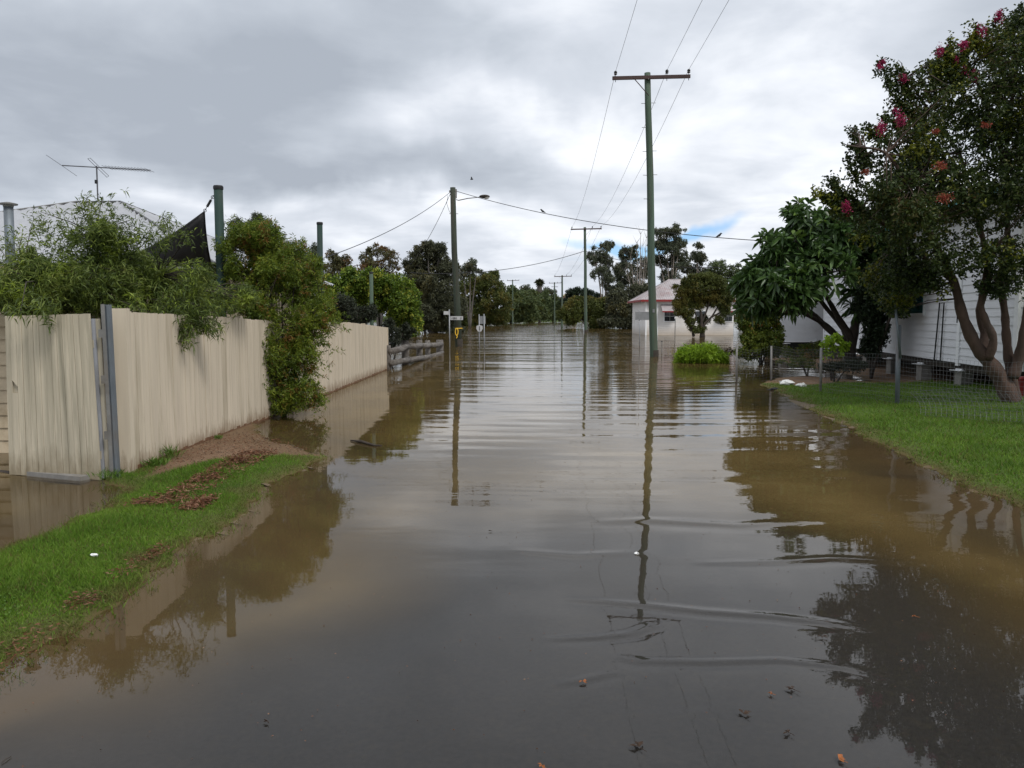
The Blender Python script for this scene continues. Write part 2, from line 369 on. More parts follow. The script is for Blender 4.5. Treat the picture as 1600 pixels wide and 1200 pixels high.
def plant(name, loc, label, cat, ells, mat, leaf=(.06, .012), tips=2000, per=16, tl=.2, spread=.8, shape='diamond', shell=.5,
          gap=0, gs=1., bark='bark_dark', trunk_r=.08, stems=None, twig_r=.004, twig_n=300, out=.6, upb=.3, group=None, zmin=None, reject=None,
          droop=.15, crown_name='crown', trunk_name='trunk', extra_tips=None, seed=0, satk=4):
    loc = Vector(loc)
    t = thing(name, loc, label, cat, group)
    lobes = ells; ells = sat(ells, satk) if satk else ells
    tp, cc = sample_ells(ells, tips, shell, gap, gs, seed, zmin, reject)
    d = nrm((tp-cc))*out+rand_unit(len(tp))*.6+np.array([0, 0, upb])
    if extra_tips is not None:
        e, ed = extra_tips; tp = np.concatenate([tp, e]); d = np.concatenate([d, ed])
    base, dd = twigs_leaves(tp, d, per, tl, spread)
    leaf_mesh(crown_name, base, dd, leaf[0], leaf[1], mat, t, shape, droop=droop)
    mb = MB(); nodes = []
    if stems is None:
        start = [loc]
        for e in lobes:
            c = Vector(e[:3]); mid = Vector((loc.x*.6+c.x*.4, loc.y*.6+c.y*.4, (loc.z+c.z)/2+.1*abs(c.z-loc.z)))
            pts = bez(loc+Vector((0, 0, -.1)), mid, c+Vector((0, 0, e[5]*.35)), 7)
            stemr = trunk_r/math.sqrt(max(1, len(lobes))*.55)
            mb.tube(pts, [stemr*(1-.75*i/6) for i in range(7)], 6); nodes += pts[2:]
    else:
        for pts, r0, r1 in stems:
            pts = [Vector(p) for p in pts]
            # resample smooth
            q = []
            for i in range(len(pts)-1):
                p0 = pts[max(i-1, 0)]; p1 = pts[i]; p2 = pts[i+1]; p3 = pts[min(i+2, len(pts)-1)]
                for k in range(4):
                    u = k/4; q.append(.5*((2*p1)+(p2-p0)*u+(2*p0-5*p1+4*p2-p3)*u*u+(3*p1-p0-3*p2+p3)*u**3))
            q.append(pts[-1]); m = len(q)
            mb.tube(q, [(r0+(r1-r0)*i/(m-1))*(1+.10*math.sin(i*1.9+r0*50)) for i in range(m)], 10); nodes += q[m//2:]
    if nodes and twig_n:
        nd = np.array([tuple(p) for p in nodes]); sel = RNG.choice(len(tp), min(twig_n, len(tp)), replace=False)
        for i in sel:
            k = np.argmin(((nd-tp[i])**2).sum(1)); a = Vector(nd[k]); b = Vector(tp[i])
            mid = (a+b)/2+Vector((0, 0, (b-a).length*.03))+Vector(tuple(RNG.normal(size=3)*.05*(b-a).length))
            mb.tube([a, mid, b], [twig_r*2.2, twig_r*1.4, twig_r*.6], 4, False)
    mb.build(trunk_name, bark, t, smooth=True)
    return t
def E(px, py, rpx, rpy, Y, ry=None):
    """ellipsoid whose outline covers that patch of the view at depth Y; world units"""
    c = P(px, py, Y); s = Y/F
    return (c.x, c.y, c.z, rpx*s, (ry if ry else (rpx+rpy)/2*s), rpy*s)

# ------------------------------------------------------------------ terrain
def poly_sd(x, y, poly):
    """signed distance, positive inside"""
    x = np.asarray(x, float); y = np.asarray(y, float)
    d2 = np.full(x.shape, 1e18); ins = np.zeros(x.shape, bool)
    n = len(poly)
    for i in range(n):
        ax, ay = poly[i]; bx, by = poly[(i+1) % n]
        ex, ey = bx-ax, by-ay; wx, wy = x-ax, y-ay
        t = np.clip((wx*ex+wy*ey)/(ex*ex+ey*ey+1e-12), 0, 1)
        d2 = np.minimum(d2, (wx-ex*t)**2+(wy-ey*t)**2)
        c = ((ay <= y) & (by > y)) | ((by <= y) & (ay > y))
        with np.errstate(divide='ignore', invalid='ignore'):
            xi = ax+(y-ay)*ex/(ey if ey != 0 else 1e-12)
        ins ^= c & (x < xi)
    return np.where(ins, 1, -1)*np.sqrt(d2)
def gp(l): return [tuple(G(a, b))[:2] for a, b in l]
LEFT = gp([(-300, 1190), (0, 1062), (60, 1020), (110, 982), (165, 950), (205, 915), (262, 873), (330, 838), (352, 822), (402, 772), (440, 748), (478, 728), (500, 714), (462, 700), (425, 692), (402, 678), (400, 655)])
LEFT += [(-4.15, 12.4), (-4.15, 8.3)]
LEFT += gp([(165, 752), (188, 768), (180, 790), (130, 812), (62, 836), (0, 858), (-150, 905), (-500, 1000)])
LEFT += [(-6, 2), (-6, -6), (-3.2, -6), (-2.6, 0)]
RIGHT = gp([(1720, 850), (1600, 793), (1540, 772), (1480, 744), (1400, 706), (1330, 668), (1265, 636), (1215, 612), (1190, 600), (1215, 592), (1262, 588)])
RIGHT += [(9.0, 19.4), (9.6, 22.5), (9.9, 27), (10.2, 33), (20, 36), (60, 40), (60, -8), (5, -8), (4.4, 2)]
FAR = [(-900, 345), (-60, 338), (-20, 342), (15, 350), (60, 335), (900, 330), (4000, 300), (4000, 5000), (-4000, 5000), (-4000, 300)]
BACK = [(-4000, -12), (4000, -12), (4000, -4000), (-4000, -4000)]
def wob(x, y):
    return .05*np.sin(x*5.3+2*np.sin(y*3.1))+.035*np.sin(y*9.7+1.7*np.sin(x*7.9))+.02*np.sin(x*21+y*17)
def sdl(x, y): return poly_sd(x, y, LEFT)+wob(x, y)
def sdr(x, y): return poly_sd(x, y, RIGHT)+wob(x, y)
def height(x, y):
    x = np.asarray(x, float); y = np.asarray(y, float)
    gut = np.clip((y-2.7)/1.7, .12, 1)*np.minimum(.17, .10*np.maximum(0, np.abs(x-.75+.22*np.sin(y*.9)+.1*np.sin(y*2.3))-1.25))
    road = -.010-.013*(y-2.6)-.028*np.maximum(0, y-5.6)-gut
    road = np.where(y < 2.6, -.010+.02*(2.6-y)-gut, np.maximum(road, -1.1))
    road = np.minimum(road, .5)
    L = sdl(x, y); Rr = sdr(x, y)
    def land(s, slope, mx):
        return np.where(s > 0, .028*(1-np.exp(-s/.04))+np.minimum(slope*s, mx), np.maximum(-.9, s*.11-.004))
    hl = land(L, .03, .2)+np.where(L > 0, .012*np.sin(x*3+y*2), 0)*np.clip(L, 0, 1)
    hr = land(Rr, .05, .2)+np.where(Rr > 0, .012*np.sin(x*2+y*3), 0)*np.clip(Rr, 0, 1)
    h = np.maximum(road, np.maximum(hl, hr))
    m = y > 200
    if np.any(m):
        s = poly_sd(x[m], y[m], FAR); h[m] = np.maximum(h[m], np.where(s > 0, np.minimum(.2+.05*s, 2.5), -1))
    return h
def lines(segs):
    out = []
    for a, b, st in segs: out.append(np.arange(a, b-1e-6, st))
    return np.concatenate(out+[np.array([segs[-1][1]])])
def grid(xs, ys, zf):
    X, Y = np.meshgrid(xs, ys); x = X.ravel(); y = Y.ravel(); V = np.stack([x, y, zf(x, y)], 1)
    nx, ny = len(xs), len(ys); i = np.arange(ny-1)[:, None]*nx+np.arange(nx-1)[None, :]; i = i.ravel()
    return V, np.stack([i, i+1, i+nx+1, i+nx], 1)

def ground_mat():
    m, nt, b = new_mat('soil_under_lawn'); v = coords(nt)
    n1 = noise(nt, v, 2.2, 6); n2 = noise(nt, v, 60, 5, .7); n3 = noise(nt, v, .8, 5)
    g = ramp(nt, [(.25, (.045, .085, .016)), (.55, (.075, .12, .025)), (.8, (.12, .11, .045))]); nt.links.new(n2, g.inputs[0])
    d = ramp(nt, [(.3, (.10, .058, .034)), (.5, (.19, .118, .072)), (.75, (.27, .19, .125))]); nt.links.new(math_(nt, 'ADD', math_(nt, 'MULTIPLY', n1, .5), math_(nt, 'MULTIPLY', n2, .5)), d.inputs[0])
    at = nt.nodes.new('ShaderNodeAttribute'); at.attribute_name = 'dirt'
    f = maprange(nt, math_(nt, 'ADD', at.outputs['Fac'], math_(nt, 'MULTIPLY', math_(nt, 'SUBTRACT', n2, .5), .5)), .4, .6)
    a2 = nt.nodes.new('ShaderNodeAttribute'); a2.attribute_name = 'silt'
    nt.links.new(mixc(nt, a2.outputs['Fac'], mixc(nt, f, g.outputs[0], d.outputs[0]), (.105, .070, .030)), b.inputs['Base Color'])
    b.inputs['Roughness'].default_value = .9; b.inputs['Specular IOR Level'].default_value = .15
    bump(nt, n2, .8, .02, b)
    return m
M['ground'] = ground_mat()
M['asphalt'] = solid('wet_asphalt', (.026, .026, .029), .6, var=.25, nscale=50, bmp=.4, bdist=.004, dirt=(.045, .040, .034), dirt_lo=.5, dirt_hi=.85)
nt_ = M['asphalt'].node_tree; b_ = nt_.nodes['Principled BSDF']; src = b_.inputs['Base Color'].links[0].from_socket
at_ = nt_.nodes.new('ShaderNodeAttribute'); at_.attribute_name = 'silt'
nt_.links.new(mixc(nt_, at_.outputs['Fac'], src, (.105, .070, .030)), b_.inputs['Base Color'])
DIRT = gp([(228, 752), (290, 700), (400, 655), (402, 678), (440, 690), (505, 700), (505, 716), (440, 716), (380, 722), (330, 728), (285, 738)])
MUD = [(6.0, 19.6), (6.6, 18.3), (8.4, 18.3), (9.9, 19.2), (14.5, 13), (14.5, 34), (9.6, 34), (9.6, 25), (7, 27), (6, 24)]
xs = lines([(-4000, -400, 600), (-400, -60, 40), (-60, -12, 4), (-12, -6, .6), (-6, 9, .07), (9, 14, .4), (14, 60, 4), (60, 400, 40), (400, 4000, 600)])
ys = lines([(-4000, -100, 650), (-100, -10, 10), (-10, 2, .5), (2, 22, .07), (22, 40, .4), (40, 100, 3), (100, 420, 10), (420, 5000, 500)])
V, Fc = grid(xs, ys, height)
go = np_mesh('ground', V, Fc, 'ground', smooth=True); tag(go, kind='structure')
dz = np.maximum(poly_sd(V[:, 0], V[:, 1], DIRT), np.maximum(poly_sd(V[:, 0], V[:, 1], MUD), -5))
df = np.clip(.5+dz*2.5, 0, 1); silt = np.clip(.9-V[:, 2]*16, 0, 1)
a = go.data.attributes.new('dirt', 'FLOAT', 'POINT'); a.data.foreach_set('value', df.astype(np.float32))
a = go.data.attributes.new('silt', 'FLOAT', 'POINT'); a.data.foreach_set('value', silt.astype(np.float32))
# road, a sheet laid over the ground
xr = np.linspace(-3.3, 6.0, 94); yr = lines([(-12, 2, .5), (2, 12, .1), (12, 80, 2)])
def zroad(x, y):
    return height(x, y)+.004
V, Fc = grid(xr, yr, zroad); c = V[Fc].mean(1)
keep = (np.maximum(sdl(c[:, 0], c[:, 1]), sdr(c[:, 0], c[:, 1])) < -.05)
ro = tag(np_mesh('road', V, Fc[keep], 'asphalt', smooth=True), kind='structure')
a = ro.data.attributes.new('silt', 'FLOAT', 'POINT'); sv = np.maximum(sdl(V[:, 0], V[:, 1]), sdr(V[:, 0], V[:, 1]))
a.data.foreach_set('value', np.clip((sv+1.15+.25*np.sin(V[:, 1]*2.1+V[:, 0]*3))/.85, 0, 1)*np.clip((V[:, 1]-2.6)/1.4+np.clip((sv+.4)*3, 0, 1), .15, 1).astype(np.float32))

# ------------------------------------------------------------------ water
def water_mat():
    m, nt, b = new_mat('flood_water'); nt.nodes.remove(b)
    tc = nt.nodes.new('ShaderNodeTexCoord'); sx = nt.nodes.new('ShaderNodeSeparateXYZ'); nt.links.new(tc.outputs['Object'], sx.inputs[0])
    y = sx.outputs['Y']
    def v(s, loc=(0, 0, 0)):
        mp = nt.nodes.new('ShaderNodeMapping'); nt.links.new(tc.outputs['Object'], mp.inputs[0]); mp.inputs['Scale'].default_value = s; mp.inputs['Location'].default_value = loc
        return mp.outputs[0]
    def mul(a, b_): return math_(nt, 'MULTIPLY', a, b_)
    def add(a, b_): return math_(nt, 'ADD', a, b_)
    xw = math_(nt, 'ADD', sx.outputs['X'], mul(math_(nt, 'SUBTRACT', noise(nt, v((.3, .3, 1)), 1, 2), .5), 3.0))
    calm = maprange(nt, xw, -2.6, -1.2, .12, 1)
    far = maprange(nt, y, 10, 30, .0, 1)          # breeze on the open reach, calm beside the verge
    mid = maprange(nt, y, 3.4, 6.5, .22, 1)
    patch = maprange(nt, noise(nt, v((.05, .16, 1)), 1, 3), .38, .62, .35, 1.2)
    n_far = noise(nt, v((.22, .85, 1)), 1.0, 4, .5, .3)
    n_mid = noise(nt, v((.45, 1.5, 1), (3, 1, 0)), 1.0, 2, .5, .5)
    n_fine = noise(nt, v((3.0, 7.0, 1)), 1.0, 3, .6)
    n_tiny = noise(nt, v((9, 14, 1)), 1.0, 3, .6)
    h = add(add(mul(mul(n_far, .026), mul(far, patch)), mul(mul(mul(n_mid, .0045), mid), calm)), add(mul(mul(mul(n_fine, .0011), maprange(nt, y, 4, 14, .15, 1.3)), calm), mul(n_tiny, .00012)))
    h = add(h, mul(mul(noise(nt, v((.5, 2.6, 1), (1, 2, 0)), 1.0, 3, .55), .010), mul(maprange(nt, y, 14, 34, 0, 1), mul(patch, maprange(nt, y, 60, 120, 1, 1.6)))))
    h = add(h, mul(mul(noise(nt, v((.08, .40, 1), (5, 1, 0)), 1.0, 3, .6), .115), maprange(nt, y, 26, 60, 0, 1)))
    h = add(h, mul(mul(noise(nt, v((.03, .14, 1)), 1.0, 3, .6), .42), maprange(nt, y, 40, 80, 0, 1)))
    bp = nt.nodes.new('ShaderNodeBump'); bp.inputs['Strength'].default_value = 1; bp.inputs['Distance'].default_value = 1; nt.links.new(h, bp.inputs['Height'])
    at = nt.nodes.new('ShaderNodeAttribute'); at.attribute_name = 'depth'
    n1 = noise(nt, v((.5, .5, 1)), 1.2, 4)
    f = math_(nt, 'SUBTRACT', 1, math_(nt, 'EXPONENT', mul(math_(nt, 'POWER', mul(at.outputs['Fac'], 9.5), 2.2), -1.0)))
    f = math_(nt, 'MULTIPLY', f, maprange(nt, n1, .3, .7, .72, 1.06), clamp=True)
    mud = ramp(nt, [(.3, (.105, .070, .026)), (.7, (.135, .092, .036))]); nt.links.new(n1, mud.inputs[0])
    dif = nt.nodes.new('ShaderNodeBsdfDiffuse'); nt.links.new(mud.outputs[0], dif.inputs[0])
    tr = nt.nodes.new('ShaderNodeBsdfTransparent'); tr.inputs[0].default_value = (.93, .90, .84, 1)
    body = nt.nodes.new('ShaderNodeMixShader'); nt.links.new(f, body.inputs[0]); nt.links.new(tr.outputs[0], body.inputs[1]); nt.links.new(dif.outputs[0], body.inputs[2])
    gl = nt.nodes.new('ShaderNodeBsdfGlossy'); nt.links.new(mul(maprange(nt, y, 35, 110, .015, .05), maprange(nt, noise(nt, v((.03, .05, 1), (7, 3, 0)), 1, 2), .4, .6, .15, 1.2)), gl.inputs['Roughness']); nt.links.new(bp.outputs[0], gl.inputs['Normal'])
    fr = nt.nodes.new('ShaderNodeFresnel'); fr.inputs[0].default_value = 1.34; nt.links.new(bp.outputs[0], fr.inputs['Normal'])
    mx = nt.nodes.new('ShaderNodeMixShader'); nt.links.new(fr.outputs[0], mx.inputs[0]); nt.links.new(body.outputs[0], mx.inputs[1]); nt.links.new(gl.outputs[0], mx.inputs[2])
    nt.links.new(mx.outputs[0], nt.nodes['Material Output'].inputs[0])
    return m
M['water'] = water_mat()
CRESTS = [  # photo polylines of the few small crests, height, width
    ([(880, 935), (1000, 944), (1100, 955), (1200, 962), (1290, 972), (1370, 985)], .0050, .035),
    ([(850, 999), (930, 996), (985, 990), (1025, 975)], .0038, .025),
    ([(960, 1024), (1000, 1033), (1100, 1034), (1220, 1031), (1320, 1042), (1400, 1062)], .0038, .025),
    ([(865, 1072), (930, 1058), (960, 1050)], .003, .02),
    ([(930, 1112), (1030, 1118), (1130, 1112)], .0008, .02),
    ([(1080, 880), (1200, 878), (1300, 872), (1450, 880)], .0032, .05),
    ([(800, 860), (900, 868), (1010, 862)], .0025, .06),
    ([(930, 815), (1010, 812), (1150, 820), (1300, 812)], .0042, .08)]
def zwater(x, y):
    z = np.zeros_like(x)
    for pl, A, w in CRESTS:
        q = gp(pl); d2 = np.full(x.shape, 1e9); sg = np.zeros_like(x); tt = np.zeros_like(x); n = len(q)-1
        near = (x > min(p[0] for p in q)-1) & (x < max(p[0] for p in q)+1) & (y > min(p[1] for p in q)-1) & (y < max(p[1] for p in q)+1)
        xx, yy = x[near], y[near]; D = np.full(xx.shape, 1e9); T = np.zeros_like(xx); S = np.zeros_like(xx)
        for i in range(n):
            ax, ay = q[i]; ex, ey = q[i+1][0]-ax, q[i+1][1]-ay; t = np.clip(((xx-ax)*ex+(yy-ay)*ey)/(ex*ex+ey*ey), 0, 1)
            ddx, ddy = xx-ax-ex*t, yy-ay-ey*t; dd = np.hypot(ddx, ddy); m = dd < D
            D = np.where(m, dd, D); T = np.where(m, (i+t)/n, T); S = np.where(m, np.sign(ddy), S)
        sd = D*S
        prof = np.exp(-(sd/w)**2)-.45*np.exp(-((sd+1.8*w)/(1.4*w))**2)
        z[near] += A*prof*np.sin(np.pi*np.clip(T, 0, 1))**.6*(D < w*6)
    amp = np.clip((y-3.2)/6, 0, 1)*np.clip((30-y)/10, 0, 1)
    z += amp*np.clip((x+1.8)/1.5, .1, 1)*.0021*np.sin(y*6.0+1.5*np.sin(x*.7)+.8*np.sin(x*1.9+y))*np.clip(.5+.5*np.sin(x*.9+y*.5), .1, 1)
    z += amp*np.clip((x+1.8)/1.5, .1, 1)*.0009*np.sin(y*10.5+2.2*np.sin(x*.5+1)+x*.5)
    return z
xs = lines([(-3000, -300, 450), (-300, -40, 20), (-40, -6, 2), (-6, -1, .08), (-1, 5, .03), (5, 9, .1), (9, 40, 2), (40, 300, 20), (300, 3000, 450)])
ys = lines([(-12, 2, .5), (2, 6.5, .022), (6.5, 14, .05), (14, 30, .1), (30, 60, 1), (60, 400, 10), (400, 3000, 400)])
V, Fc = grid(xs, ys, zwater)
wo = np_mesh('water', V, Fc, 'water', smooth=True); tag(wo, kind='structure')
dep = np.clip(-height(V[:, 0], V[:, 1]), 0, 2)
a = wo.data.attributes.new('depth', 'FLOAT', 'POINT'); a.data.foreach_set('value', dep.astype(np.float32))

# ------------------------------------------------------------------ grass
def blades(name, poly_fn, box, n, h, w, mat='grass', dirt=True, dens=None):
    x = RNG.uniform(box[0], box[1], n*4); y = RNG.uniform(box[2], box[3], n*4)
    s = poly_fn(x, y); ok = s > .0
    if dirt:
        dd = np.maximum(poly_sd(x, y, DIRT), poly_sd(x, y, MUD)); ok &= (dd < RNG.normal(0, .05, len(x))-.03)
    ok &= x > -4.05
    if dens is not None: ok &= RNG.random(len(x)) < dens(x, y)
    x, y, s = x[ok][:n], y[ok][:n], s[ok][:n]; m = len(x)
    z = height(x, y); base = np.stack([x, y, z-.003], 1)
    p3 = np.stack([x, y, x*0], 1)
    dry = np.clip(.75-s*3.2+.45*pnoise(p3, 6, 1), 0, 1)+np.clip(pnoise(p3, 1.7, 5)*1.4-.62, 0, .8)
    dry = np.where(RNG.random(m) < .09, 1, np.clip(dry+np.clip(pnoise(p3, 4.5, 9)*1.2-.75, 0, .7), 0, 1))
    hh = h*RNG.uniform(.4, 1.4, m)*(1+.45*pnoise(p3, 3, 2)+.8*np.clip(pnoise(p3, 6.5, 4)-.45, 0, 1))*np.clip(.45+s*1.6, .4, 1)
    d = np.stack([RNG.normal(0, .55, m), RNG.normal(0, .55, m), np.ones(m)], 1); d = nrm(d)
    side = nrm(np.cross(d, rand_unit(m)))*(w*RNG.uniform(.7, 1.4, (m, 1)))/2
    tip = base+d*hh[:, None]; tip[:, :2] += RNG.normal(0, .25, (m, 2))*hh[:, None]
    V = np.stack([base-side, base+side, tip], 1).reshape(-1, 3)
    o = np_mesh(name, V, np.arange(m*3).reshape(m, 3), mat)
    a = o.data.attributes.new('dry', 'FLOAT', 'POINT'); a.data.foreach_set('value', np.repeat(dry, 3).astype(np.float32))
    return o
def lawn_join(parts, label):
    pass
near_dens = lambda x, y: np.clip((4.6/np.maximum(y, 2.5))**1.6, .12, 1)
o = blades('lawn_grass', sdl, (-6.0, -1.2, 2.2, 12.0), 260000, .042, .0055, dens=near_dens)
tag(o, 'short green grass on the near left verge beside the cream gate', 'grass', kind='stuff')
o = blades('lawn_grass', sdr, (3.6, 12.5, 4.5, 26), 210000, .060, .009, dens=lambda x, y: np.clip((7/np.maximum(y, 5))**1.3, .12, 1))
tag(o, 'bright green grass on the right bank in front of the weatherboard house', 'grass', kind='stuff')

o = blades('drowned_grass', lambda x, y: np.where(sdl(x, y) < .05, sdl(x, y)+.16, -1), (-4.0, -1.0, 2.2, 12.0), 9000, .09, .006, dens=near_dens)
tag(o, 'half drowned grass blades poking out of the water along the left verge', 'grass', kind='stuff')
o = blades('drowned_grass', lambda x, y: np.where(sdr(x, y) < .05, sdr(x, y)+.18, -1), (3.6, 9, 4.5, 20), 9000, .10, .009, dens=lambda x, y: np.clip((7/np.maximum(y, 5))**1.3, .12, 1))
tag(o, 'half drowned grass blades poking out of the water along the right bank', 'grass', kind='stuff')
def clover(name, fn, box, n, label, Ls):
    x = RNG.uniform(box[0], box[1], n*6); y = RNG.uniform(box[2], box[3], n*6); p3 = np.stack([x, y, x*0], 1)
    ok = (fn(x, y) > .08) & (np.maximum(poly_sd(x, y, DIRT), poly_sd(x, y, MUD)) < -.05) & (pnoise(p3, 2.6, 8)+.4*pnoise(p3, 9, 3) > .42) & (RNG.random(len(x)) < np.clip((5/np.maximum(y, 3))**1.5, .15, 1)) & (x > -4.05)
    x, y = x[ok][:n], y[ok][:n]; b = np.stack([x, y, height(x, y)+RNG.uniform(.01, .035, len(x))], 1)
    d = rand_unit(len(x)); d[:, 2] = np.abs(d[:, 2])*.4
    tag(leaf_mesh(name, b, d, Ls, Ls*.6, 'lf_weed', None, 'oval', droop=.1), label, 'weeds', kind='stuff')
clover('low_weeds', sdl, (-6, -1.2, 2.2, 12), 6000, 'patches of low broad leaved weeds in the grass of the left verge', .018)
clover('low_weeds', sdr, (3.6, 12, 4.5, 22), 6000, 'patches of low broad leaved weeds in the grass of the right bank', .024)
def pebbles(name, poly, n, r0, r1, mat, label, lift=0, spread=.1):
    ax = [p[0] for p in poly]; ay = [p[1] for p in poly]
    x = RNG.uniform(min(ax), max(ax), n*4); y = RNG.uniform(min(ay), max(ay), n*4); ok = poly_sd(x, y, poly) > RNG.normal(0, spread, len(x)); x, y = x[ok][:n], y[ok][:n]; z = height(x, y)
    mb = MB()
    for i in range(len(x)):
        r = random.uniform(r0, r1)**1; mb.ball((x[i], y[i], z[i]+r*.2), r, 6, 4, (random.uniform(.7, 1.3), random.uniform(.7, 1.3), random.uniform(.4, .8)))
    tag(mb.build(name, mat, None), label, 'gravel', kind='stuff')
M['clod'] = solid('dirt_clods', (.15, .10, .066), .95, var=.4, nscale=30, island=.35)
pebbles('gravel', DIRT, 700, .003, .013, 'clod', 'small stones and clods scattered over the bare dirt by the fence')
xq = RNG.uniform(-3, 4.5, 1500); yq = RNG.uniform(2.5, 12, 1500); okq = (np.maximum(sdl(xq, yq), sdr(xq, yq)) < -.02) & (RNG.random(1500) < np.clip((4/yq)**1.2+.6*(np.maximum(sdl(xq, yq), sdr(xq, yq)) > -.35), 0, 1)); xq, yq = xq[okq], yq[okq]
dq = rand_unit(len(xq)); dq[:, 2] *= .1
tag(leaf_mesh('floating_flecks', np.stack([xq, yq, np.full(len(xq), .004)], 1), dq, .010, .004, 'litter', None, 'diamond', droop=0), 'fine brown flecks floating on the near flood water', 'debris', kind='stuff')
# leaf litter
def scatter_litter(name, polys, n, label, L=.04, W=.009, mat='litter'):
    pts = []
    for pl, k in polys:
        q = gp(pl); ax = [p[0] for p in q]; ay = [p[1] for p in q]
        x = RNG.uniform(min(ax), max(ax), n*k*3); y = RNG.uniform(min(ay), max(ay), n*k*3)
        s = poly_sd(x, y, q); ok = (s > RNG.normal(-.02, .10, len(x))) & (pnoise(np.stack([x, y, x*0], 1), 7, 3) > RNG.uniform(-1.0, .45, len(x))); x, y = x[ok][:n*k], y[ok][:n*k]
        pts.append(np.stack([x, y, height(x, y)+RNG.uniform(.006, .045, len(x))], 1))
    b = np.concatenate(pts); d = rand_unit(len(b)); d[:, 2] *= .25
    return tag(leaf_mesh(name, b, d, L, W, mat, None, 'diamond', droop=.05), label, 'leaf litter', kind='stuff')
scatter_litter('leaf_litter', [([(275, 780), (300, 757), (350, 732), (385, 718), (430, 712), (410, 728), (360, 745), (325, 770), (290, 782)], 3), ([(215, 800), (230, 780), (300, 788), (240, 800)], 1), ([(285, 800), (330, 785), (335, 792), (290, 806)], 1)], 1000,
               'strip of red brown dead leaves washed across the left verge')
scatter_litter('leaf_litter', [([(0, 1058), (60, 1008), (110, 975), (165, 940), (130, 940), (70, 985), (0, 1040)], 3), ([(190, 918), (270, 862), (245, 862), (190, 900)], 2)], 160,
               'thin scatter of brown debris along the near left waterline', .03, .006)
scatter_litter('leaf_litter', [([(240, 748), (330, 722), (440, 710), (490, 702), (400, 680), (300, 702)], 3)], 380,
               'sparse brown bark bits on the bare dirt beside the fence', .03, .008)
scatter_litter('leaf_litter', [([(1200, 608), (1330, 668), (1480, 744), (1600, 793), (1600, 775), (1480, 728), (1330, 655), (1215, 603)], 3)], 330,
               'band of brown flood debris along the right bank waterline', .035, .007)

# ------------------------------------------------------------------ left fence and gate
FX = -3.9
def topz(Y): return float(np.interp(Y, [7.9, 11.5, 11.9, 16.4, 19, 24.9], [1.665, 1.60, 1.58, 1.50, 1.50, 1.305]))
fence = thing('paling_fence', (FX, 16, 0), 'long cream timber paling fence running from the steel post down into the flood water', 'fence')
def palings(y0, y1, bw=.068):
    mb = MB(); y = y0
    while y < y1:
        w = min(bw, y1-y); g = random.choice((.002, .003, .004, .006)); off = random.uniform(-.003, .003); tz = topz(y)+random.uniform(-.006, .006)
        l = random.uniform(-.004, .004)
        mb.hexa([(FX+off, y+g, -.35), (FX+off, y+w, -.35), (FX+off-.018, y+w, -.35), (FX+off-.018, y+g, -.35),
                 (FX+off+l, y+g, tz), (FX+off+l, y+w, tz+random.uniform(-.003, .003)), (FX+off-.018+l, y+w, tz), (FX+off-.018+l, y+g, tz)])
        y += w
    return mb
for y0, y1 in ((8.12, 11.72), (11.74, 17.9), (17.92, 21.4), (21.42, 24.9)):
    pp = palings(y0, y1).build('fence_panel', 'paint_fence', fence)
    for z in (.35, 1.25): MB().box((FX-.045, (y0+y1)/2, z), (.04, y1-y0, .07)).build('rail', 'paint_fence', pp)
for y in (8.06, 11.6, 17.9, 21.3, 24.94):
    tz = topz(y)+(.035 if y < 24 else .0)
    MB().box((FX-.07 if 9 < y < 24 else (FX-.05 if y < 9 else FX-.02), y, tz/2-.2), (.09 if y > 9 else .15, .09, tz+.4)).build('post', 'paint_fence', fence)
M['mud'] = solid('dried_mud', (.14, .07, .035), .9, var=.4, nscale=20)
sm = MB(); yy = 8.2
while yy < 24.8:
    w_ = random.uniform(.05, .16); hh_ = random.uniform(.012, .045)+(.05 if yy < 12 else 0)*(1-(yy-8)/8); sm.box((FX+.0015, yy+w_/2, hh_/2), (.006, w_*.98, hh_)); yy += w_
sm.build('mud_line', 'mud', fence)

gp0 = G(182, 742, .03)
post = MB()
a = P(181, 745, 7.78); b = P(166, 476, 7.78); a.z = -.2
prof = [(x_*.48, y_*.45) for x_, y_ in [(-.085, -.05), (-.005, -.05), (.0, -.025), (.018, -.025), (.024, -.055), (.07, -.055), (.085, .0), (.085, .05), (-.085, .05)]]
for i in range(len(prof)):
    p, q = prof[i], prof[(i+1) % len(prof)]
    post.quad(a+Vector((*p, 0)), a+Vector((*q, 0)), b+Vector((*q, 0)), b+Vector((*p, 0)))
post.poly([b+Vector((*p, 0)) for p in prof])
pt = thing('gate_post', (a.x, a.y, 0), 'leaning blue grey steel gate post between the boarded gate and the cream fence', 'post')
post.build('post_channel', 'steel', pt)
MB().hexa([(a.x-.042, a.y-.0245, -.2), (a.x-.005, a.y-.0245, -.2), (a.x-.005, a.y-.0265, -.2), (a.x-.042, a.y-.0265, -.2), (b.x-.042, b.y-.0245, b.z+.004), (b.x-.005, b.y-.0245, b.z+.004), (b.x-.005, b.y-.0265, b.z+.004), (b.x-.042, b.y-.0265, b.z+.004)]).build('rusty_face', 'steel_dull', pt)
for z in (.45, 1.0, 1.45): MB().box((a.lerp(b, z/1.7).x-.060, a.y-.01, z), (.04, .03, .08)).build('hinge', 'steel_dull', pt)

